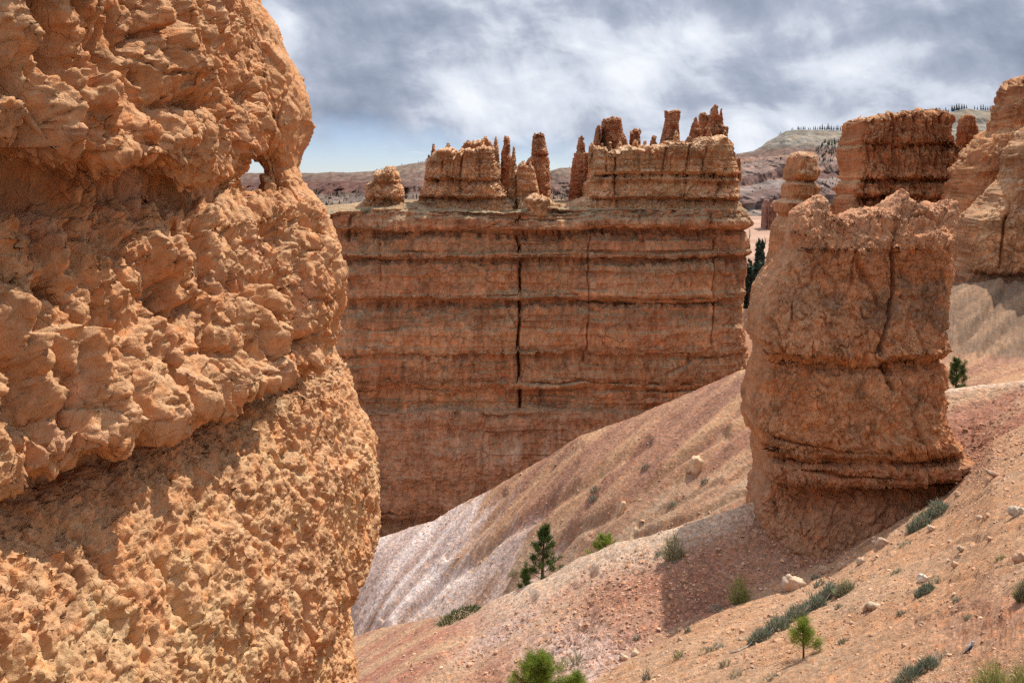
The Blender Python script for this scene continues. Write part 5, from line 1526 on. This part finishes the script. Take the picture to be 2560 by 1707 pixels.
def boulders():
    B = [
        (1982, 1472, 58, 40, (.50, .36, .25), 'largest pale rounded boulder at the foot of the dark butte'),
        (2308, 1452, 28, 20, (.55, .47, .38), 'pale square boulder with a shrub under it'),
        (2184, 1520, 40, 18, (.45, .34, .23), 'long flat tan boulder on the near slope'),
        (2166, 1526, 16, 16, (.42, .26, .16), 'brown lump joined to the flat tan boulder'),
        (2545, 1288, 42, 26, (.42, .33, .24), 'dark edged slab cut by the right edge, upper one'),
        (2552, 1404, 36, 30, (.46, .28, .17), 'orange block cut by the right edge, lower one'),
        (2390, 1416, 26, 14, (.46, .29, .18), 'flat orange stone beside gravel below the right slab'),
        (2204, 1362, 28, 24, (.44, .32, .23), 'layered grey brown stone under the butte edge'),
        (2106, 1418, 26, 16, (.47, .31, .20), 'tan stone above the row of small rubble'),
        (2060, 1430, 26, 18, (.48, .31, .20), 'cracked tan stone right of the largest boulder'),
        (2152, 1408, 22, 18, (.46, .32, .22), 'round tan stone in the middle of the slope'),
        (2394, 1238, 16, 12, (.50, .33, .22), 'small pale stone right above the joined green tufts'),
        (2330, 1324, 24, 12, (.48, .34, .24), 'small flat stones below the joined green tufts'),
        (1588, 1637, 20, 14, (.52, .40, .28), 'pale stone at the lip of the red gully'),
        (1560, 1646, 24, 12, (.50, .37, .26), 'tan slab at the lip of the red gully'),
        (2450, 1298, 22, 12, (.47, .34, .24), 'grey flat stone left of the right edge slab'),
        (2374, 1356, 14, 8, (.52, .36, .25), 'lone tan pebble on smooth slope left of the orange stones'),
        (2405, 1374, 30, 10, (.42, .32, .22), 'thin greyish slab lying along the slope'),
        (2490, 1190, 46, 12, (.38, .24, .16), 'long dark ledge stone on the upper near slope'),
        (1738, 1172, 34, 40, (.55, .38, .24), 'knobbly cream outcrop upright on the far spur, upper one'),
        (1556, 1276, 14, 30, (.57, .40, .25), 'small upright cream rock on the far spur, lower one'),
        (2140, 1392, 14, 10, (.48, .32, .21), 'little brown stone above the middle of the slope'),
        (1855, 1580, 16, 10, (.48, .31, .20), 'little stone left of the blue green shrub row'),
        (2260, 1615, 14, 9, (.50, .34, .22), 'little stone on the path above the sage cushions'),
        (2130, 1560, 16, 10, (.48, .31, .20), 'little stone right of the middle shrubs of the row'),
        (1700, 1600, 14, 9, (.50, .35, .24), 'little stone at the foot of the shaded bank'),
        (2475, 1350, 18, 10, (.48, .30, .19), 'little orange stone between the two right edge rocks'),
    ]
    for i, (px, py, w, h, col, lb) in enumerate(B):
        g = ground(px, py)
        s = g[1] / F
        rng = np.random.default_rng(50 + i)
        v, q = rock_mesh(rng, 18, 26, 60 + i * 3)
        v = v * np.array([w / 2, (w + h) / 4, h * .62]) * s * .95
        a = -.35
        v = np.stack([v[:, 0] * math.cos(a) - v[:, 2] * math.sin(a), v[:, 1], v[:, 0] * math.sin(a) + v[:, 2] * math.cos(a)], 1)
        v = v + g + [0, 0, h * .22 * s]
        n = fbm(v * 4, 3, 70)
        t = np.array(col)[None] * (1 + .3 * n[:, None])
        o = mesh_obj('boulder', v, q, M['boulder'], None, g, t, None, True)
        tag(o, lb, 'boulder')
    # gravel as one mass
    rng = np.random.default_rng(7)
    ico = np.array([(1, 0, 0), (-1, 0, 0), (0, 1, 0), (0, -1, 0), (0, 0, 1), (0, 0, -1), (.6, .6, .5), (-.6, .6, .4), (.5, -.6, .5), (-.6, -.5, .5)])
    tri6 = np.array([(4, 6, 7), (4, 7, 9), (4, 9, 8), (4, 8, 6), (0, 2, 6), (2, 7, 6), (2, 1, 7), (1, 9, 7), (1, 3, 9), (3, 8, 9), (3, 0, 8), (0, 6, 8)])
    V, T, K = [], [], []
    n = 0
    lane = [(1760, 1560, 2560, 1230, 40), (1880, 1640, 2560, 1400, 45), (1500, 1707, 2300, 1480, 60), (2400, 1180, 2560, 1120, 40), (2200, 1690, 2560, 1690, 40), (1450, 1560, 1750, 1430, 80), (1000, 1640, 1450, 1560, 90)]
    while n < 15000:
        if rng.uniform() < .55:
            x0, y0, x1, y1, sp = lane[rng.integers(len(lane))]
            f = rng.uniform()
            px, py = x0 + (x1 - x0) * f + rng.normal() * 20, y0 + (y1 - y0) * f + rng.normal() * sp
        else:
            px, py = rng.uniform(900, 2570), rng.uniform(1050, 1720)
        if py > 1730 or px > 2590 or px < 880:
            continue
        g = ground(px, py)
        if g[1] > 60 or (g[1] > 44 and rng.uniform() < .75):
            continue
        s = g[1] / F * min(1.0 + rng.exponential(1.35), 9) * (1 if g[1] < 36 else .75)
        v = ico * rng.uniform(.55, 1.15, (10, 1)) * s * rng.uniform(.6, 1.2, 3)
        a = rng.uniform(0, 6.28)
        v = np.stack([v[:, 0] * math.cos(a) - v[:, 1] * math.sin(a), v[:, 0] * math.sin(a) + v[:, 1] * math.cos(a), v[:, 2]], 1) + g
        V.append(v)
        T.append(tri6 + n * 10)
        c = np.array((.50, .30, .18)) * rng.uniform(.7, 1.25) + np.array((.06, .06, .06)) * rng.uniform(0, 1)
        K.append(np.tile(c, (10, 1)))
        n += 1
    o = mesh_obj('gravel', np.vstack(V), None, M['boulder'], None, (5, 20, -9), np.vstack(K), np.vstack(T), False)
    tag(o, 'loose gravel and stone chips strewn over the slopes', 'gravel')
    o['kind'] = 'stuff'

    # fallen branch by the shrub row and bare twigs over the gully
    for pts, lb, r in (([(1826, 1632), (1846, 1628), (1866, 1618), (1884, 1608)], 'bare weathered branch lying at the lower end of the shrub row', 3.0),
                       ([(1524, 1676), (1500, 1660), (1490, 1642), (1475, 1622)], 'thin pale dead branch leaning over the gully by the pine tops', 1.5)):
        W = [ground(a, b) for a, b in pts]
        s = W[0][1] / F
        up = 0.02 if r > 2 else .0
        if r < 2:
            d = W[0][1]
            W = [P(a, b, d) for a, b in pts]
        so = Soup()
        so.tube([w + [0, 0, up] for w in W], [r * s, r * .9 * s, r * .8 * s, r * .4 * s], 6)
        w1 = W[2]
        so.tube([w1, w1 + np.array([14, 3, 12]) * s, w1 + np.array([22, 4, 26]) * s], [r * .6 * s, r * .5 * s, r * .2 * s], 5)
        o = so.build('dead_branch', M['twig'], None, W[0])
        tag(o, lb, 'branch')

    # a small grey and black bird perched on the path edge
    g = ground(2424, 1630)
    s = g[1] / F
    root = thing('bird', 'small grey bird with black wings perched on the bank near the bottom right', 'bird', g)
    path = np.array([(-9, 0, 2), (-6, 0, 6), (-2, 0, 11), (2, 0, 16), (5, 0, 20), (7, 0, 24), (8, 0, 27), (9, 0, 29), (10, 0, 30.5)]) * s * .95 + g
    so = Soup()
    so.tube(path, [r * s for r in (1.5, 3.4, 5.2, 5.6, 4.8, 3.4, 3.5, 2.9, .6)], 10)
    so.tube([path[-2] + np.array([1.5, -.4, 0]) * s, path[-2] + np.array([7, -1, .2]) * s], [1.0 * s, .2 * s], 5)
    so.build('body', M['feather_grey'], root, g)
    for yy in (-1, 1):
        so = Soup()
        wp = [g + np.array([4, yy * 4.2, 19]) * s, g + np.array([0, yy * 5.2, 13]) * s, g + np.array([-5, yy * 4.2, 7]) * s, g + np.array([-10, yy * 2, 2.5]) * s]
        so.tube(wp, [2.2 * s, 3.4 * s, 2.6 * s, .6 * s], 6)
        so.build('wing', M['feather_black'], root, g)
    so = Soup()
    so.tube([g + np.array([-7, 0, 4]) * s, g + np.array([-13, 0, -2]) * s, g + np.array([-17, 0, -6]) * s], [2.0 * s, 2.2 * s, 1.2 * s], 5)
    so.build('tail', M['feather_black'], root, g)
    so = Soup()
    so.tube([g + np.array([-1, -1.5, 9]) * s, g + np.array([0, -1.5, -.5]) * s], [.7 * s, .5 * s], 4)
    so.tube([g + np.array([-1, 1.5, 9]) * s, g + np.array([0, 1.5, -.5]) * s], [.7 * s, .5 * s], 4)
    so.build('legs', M['feather_black'], root, g)


boulders()


# ------------------------------------------------------------------ trees far away
def far_trees():
    protos = []
    for k in range(4):
        rng = np.random.default_rng(900 + k)
        tr, cr = Soup(), Soup()
        tr.tube([(0, 0, -.08), (0, 0, .95)], [.03, .008], 6)
        wid = (.20, .26, .34, .16)[k]
        for i in range(150):
            s = rng.uniform(.12 if k != 2 else .3, 1)
            a = rng.uniform(0, 6.28)
            r = wid * ((1 - s) if k != 2 else math.sin(math.pi * min(max((s - .25) / .78, 0), 1)) ** .7) * rng.uniform(.5, 1.1) + .015
            p = np.array([math.cos(a) * r * .35, math.sin(a) * r * .35, s])
            d = np.array([math.cos(a), math.sin(a), -.25 if k != 2 else .3])
            cr.blade(p, d, max(r, .05), .13, rng)
        t = tr.build('trunk', M['bark'], None, (0, 0, 0))
        c = cr.build('crown', M['far_needle'], None, (0, 0, 0))
        protos.append((t.data, c.data))
        for o in (t, c):
            bpy.data.objects.remove(o)
    rng = np.random.default_rng(77)

    def put(p, h, label, group, kind, parts=True):
        root = thing('conifer', label, 'conifer', p, group)
        root.scale = (h * rng.uniform(.85, 1.2), h, h)
        root.rotation_euler = (0, 0, rng.uniform(0, 6.28))
        for nm, me in zip(('trunk', 'crown'), protos[kind]):
            o = bpy.data.objects.new(nm, me)
            C.objects.link(o)
            o.parent = root

    def rim(G, px, lo=0):
        q = G[-3]
        x = CX + q[:, 0] / q[:, 1] * F
        return q[int(np.argmin(np.abs(x - px)))]
    # rim of the right-hand mesa
    for px, h in [(1948, 5), (1952, 6), (1980, 5), (1983, 6), (1995, 9), (1998, 6), (2003, 7), (2009, 8), (2013, 8), (2021, 6), (2026, 6), (2034, 8), (2038, 9), (2044, 8), (2050, 10), (2056, 13), (2061, 9), (2066, 8), (2070, 15), (2074, 10), (2079, 11), (2084, 9), (2090, 11), (2095, 12), (2101, 10), (2107, 11), (2113, 13), (2118, 10)]:
        p = rim(GR, px)
        put(p, h * p[1] / F * 1.15, 'tiny dark conifer on the skyline of the grey mesa', 'conifers along the grey mesa rim', int(rng.integers(0, 2)))
    for px, h in [(2352, 12), (2358, 9), (2364, 13), (2372, 8), (2380, 16), (2386, 15), (2392, 17), (2398, 16), (2404, 14), (2410, 12), (2416, 9), (2436, 9), (2444, 8), (2452, 12), (2458, 13), (2464, 10), (2470, 11), (2476, 12)]:
        p = rim(GR, px)
        put(p, h * p[1] / F * 1.1, 'tiny dark conifer on the high rim behind the banded cliff', 'conifers on the high right rim', int(rng.integers(0, 2)))
    # dark stand on the mesa's shaded slope
    for _ in range(95):
        f = rng.uniform()
        py = rng.uniform(350, 405)
        x0, x1 = np.interp(py, [345, 375, 405], [2075, 2035, 2048]), np.interp(py, [345, 380, 405], [2112, 2108, 2080])
        p = hill_point(GR, x0 + (x1 - x0) * f, py)
        put(p - [0, 0, 2], rng.uniform(8, 13) * p[1] / F, 'dark slender conifer in the stand on the mesa slope', 'conifer stand on the mesa slope', 3 if rng.uniform() < .6 else 0)
    for _ in range(26):
        px = rng.uniform(2052, 2100)
        py = rng.uniform(440, 480) - (px - 2075) * .5
        p = hill_point(GR, px, py)
        put(p - [0, 0, 2], rng.uniform(6, 10) * p[1] / F, 'dark small conifer below the mesa, beside the pillar head', 'conifers low on the mesa flank', 0)
    for _ in range(22):
        p = hill_point(GR, rng.uniform(1845, 1960), rng.uniform(395, 500))
        put(p - [0, 0, 2], rng.uniform(4, 8) * p[1] / F, 'tiny dark conifer dotted over the pink badlands', 'conifers dotted over the badlands', int(rng.integers(0, 3)))
    # plateau on the left
    for _ in range(86):
        u = rng.uniform()
        if u < .55:
            px, py = rng.normal(825, 30) if rng.uniform() < .6 else rng.uniform(765, 920), rng.uniform(478, 524)
        elif u < .75:
            px, py = rng.uniform(1010, 1045), rng.uniform(490, 515)
        else:
            px, py = rng.uniform(1370, 1425), rng.uniform(480, 512)
        p = hill_point(GL, px, py)
        put(p - [0, 0, 3], rng.uniform(7, 13) * p[1] / F, 'dark conifer on the pale foot of the far plateau', 'conifers at the far plateau foot', int(rng.integers(0, 2)))
    for px, h in [(858, 3), (872, 3), (893, 2.5), (941, 4), (945, 3), (952, 4), (958, 3), (1004, 4), (1008, 3), (1046, 4), (1052, 3), (1056, 3), (1064, 5), (1066, 4), (1424, 4)]:
        p = rim(GL, px)
        put(p, h * p[1] / F * 1.2, 'minute conifer on the far plateau skyline', 'conifers on the far plateau skyline', 0)
    # conifers in the side valley seen past the end of the wall
    for i in range(12):
        px = rng.uniform(1862, 1912)
        d = rng.uniform(150, 240)
        p = ground_at(px, d)
        top = rng.uniform(600, 740)
        h = max((HY - top) / F * d - p[2], 3.0)
        put(p, min(h, 17), 'dark green conifer in the cleft past the end of the long wall', 'conifers in the cleft', int(rng.integers(0, 2)))
    # dead snags on the pale sand behind
    for i, px in enumerate((1872, 1877, 1902, 1908, 1916, 1921, 1900, 1911)):
        d = rng.uniform(260, 380)
        p = ground_at(px, d)
        h = rng.uniform(16, 30) / F * d
        so = Soup()
        so.tube([p - [0, 0, .3], p + [.1 * h, 0, .5 * h], p + [.05 * h, 0, h]], [.05 * h, .035 * h, .01 * h], 5)
        for k in range(7):
            s = .3 + .09 * k
            a = k * 2.4
            q = p + np.array([.08 * h, 0, s * h])
            so.tube([q, q + np.array([math.cos(a), math.sin(a), .5]) * h * .16], [.018 * h, .005 * h], 4)
        o = so.build('dead_tree', M['bark'], None, p)
        tag(o, 'thin leafless snag on the pale sand past the wall end', 'dead tree', 'dead snags on the pale sand')
    # crenellated dark rock far down the valley
    base = P(1915, 560, 420)
    o = fin('crag', M['far_rock'], 420, 6, [(495, 1906), (515, 1904), (545, 1903), (600, 1900)], [(495, 1940), (600, 1945)], [(1903, 512), (1908, 514), (1912, 500), (1917, 498), (1920, 512), (1926, 514), (1930, 508), (1936, 512), (1941, 506)], 585, base, None, .4, 4, 120, 90, None,
            rock_disp(3, .3, .25, .15, .9, .05, 950), rock_color(5, (.30, .15, .105), (.26, .12, .085), (.4, .28, .2), .4, .3, 955))
    tag(o, 'small dark maroon crag with battlement top, far off past the wall end', 'crag')


far_trees()
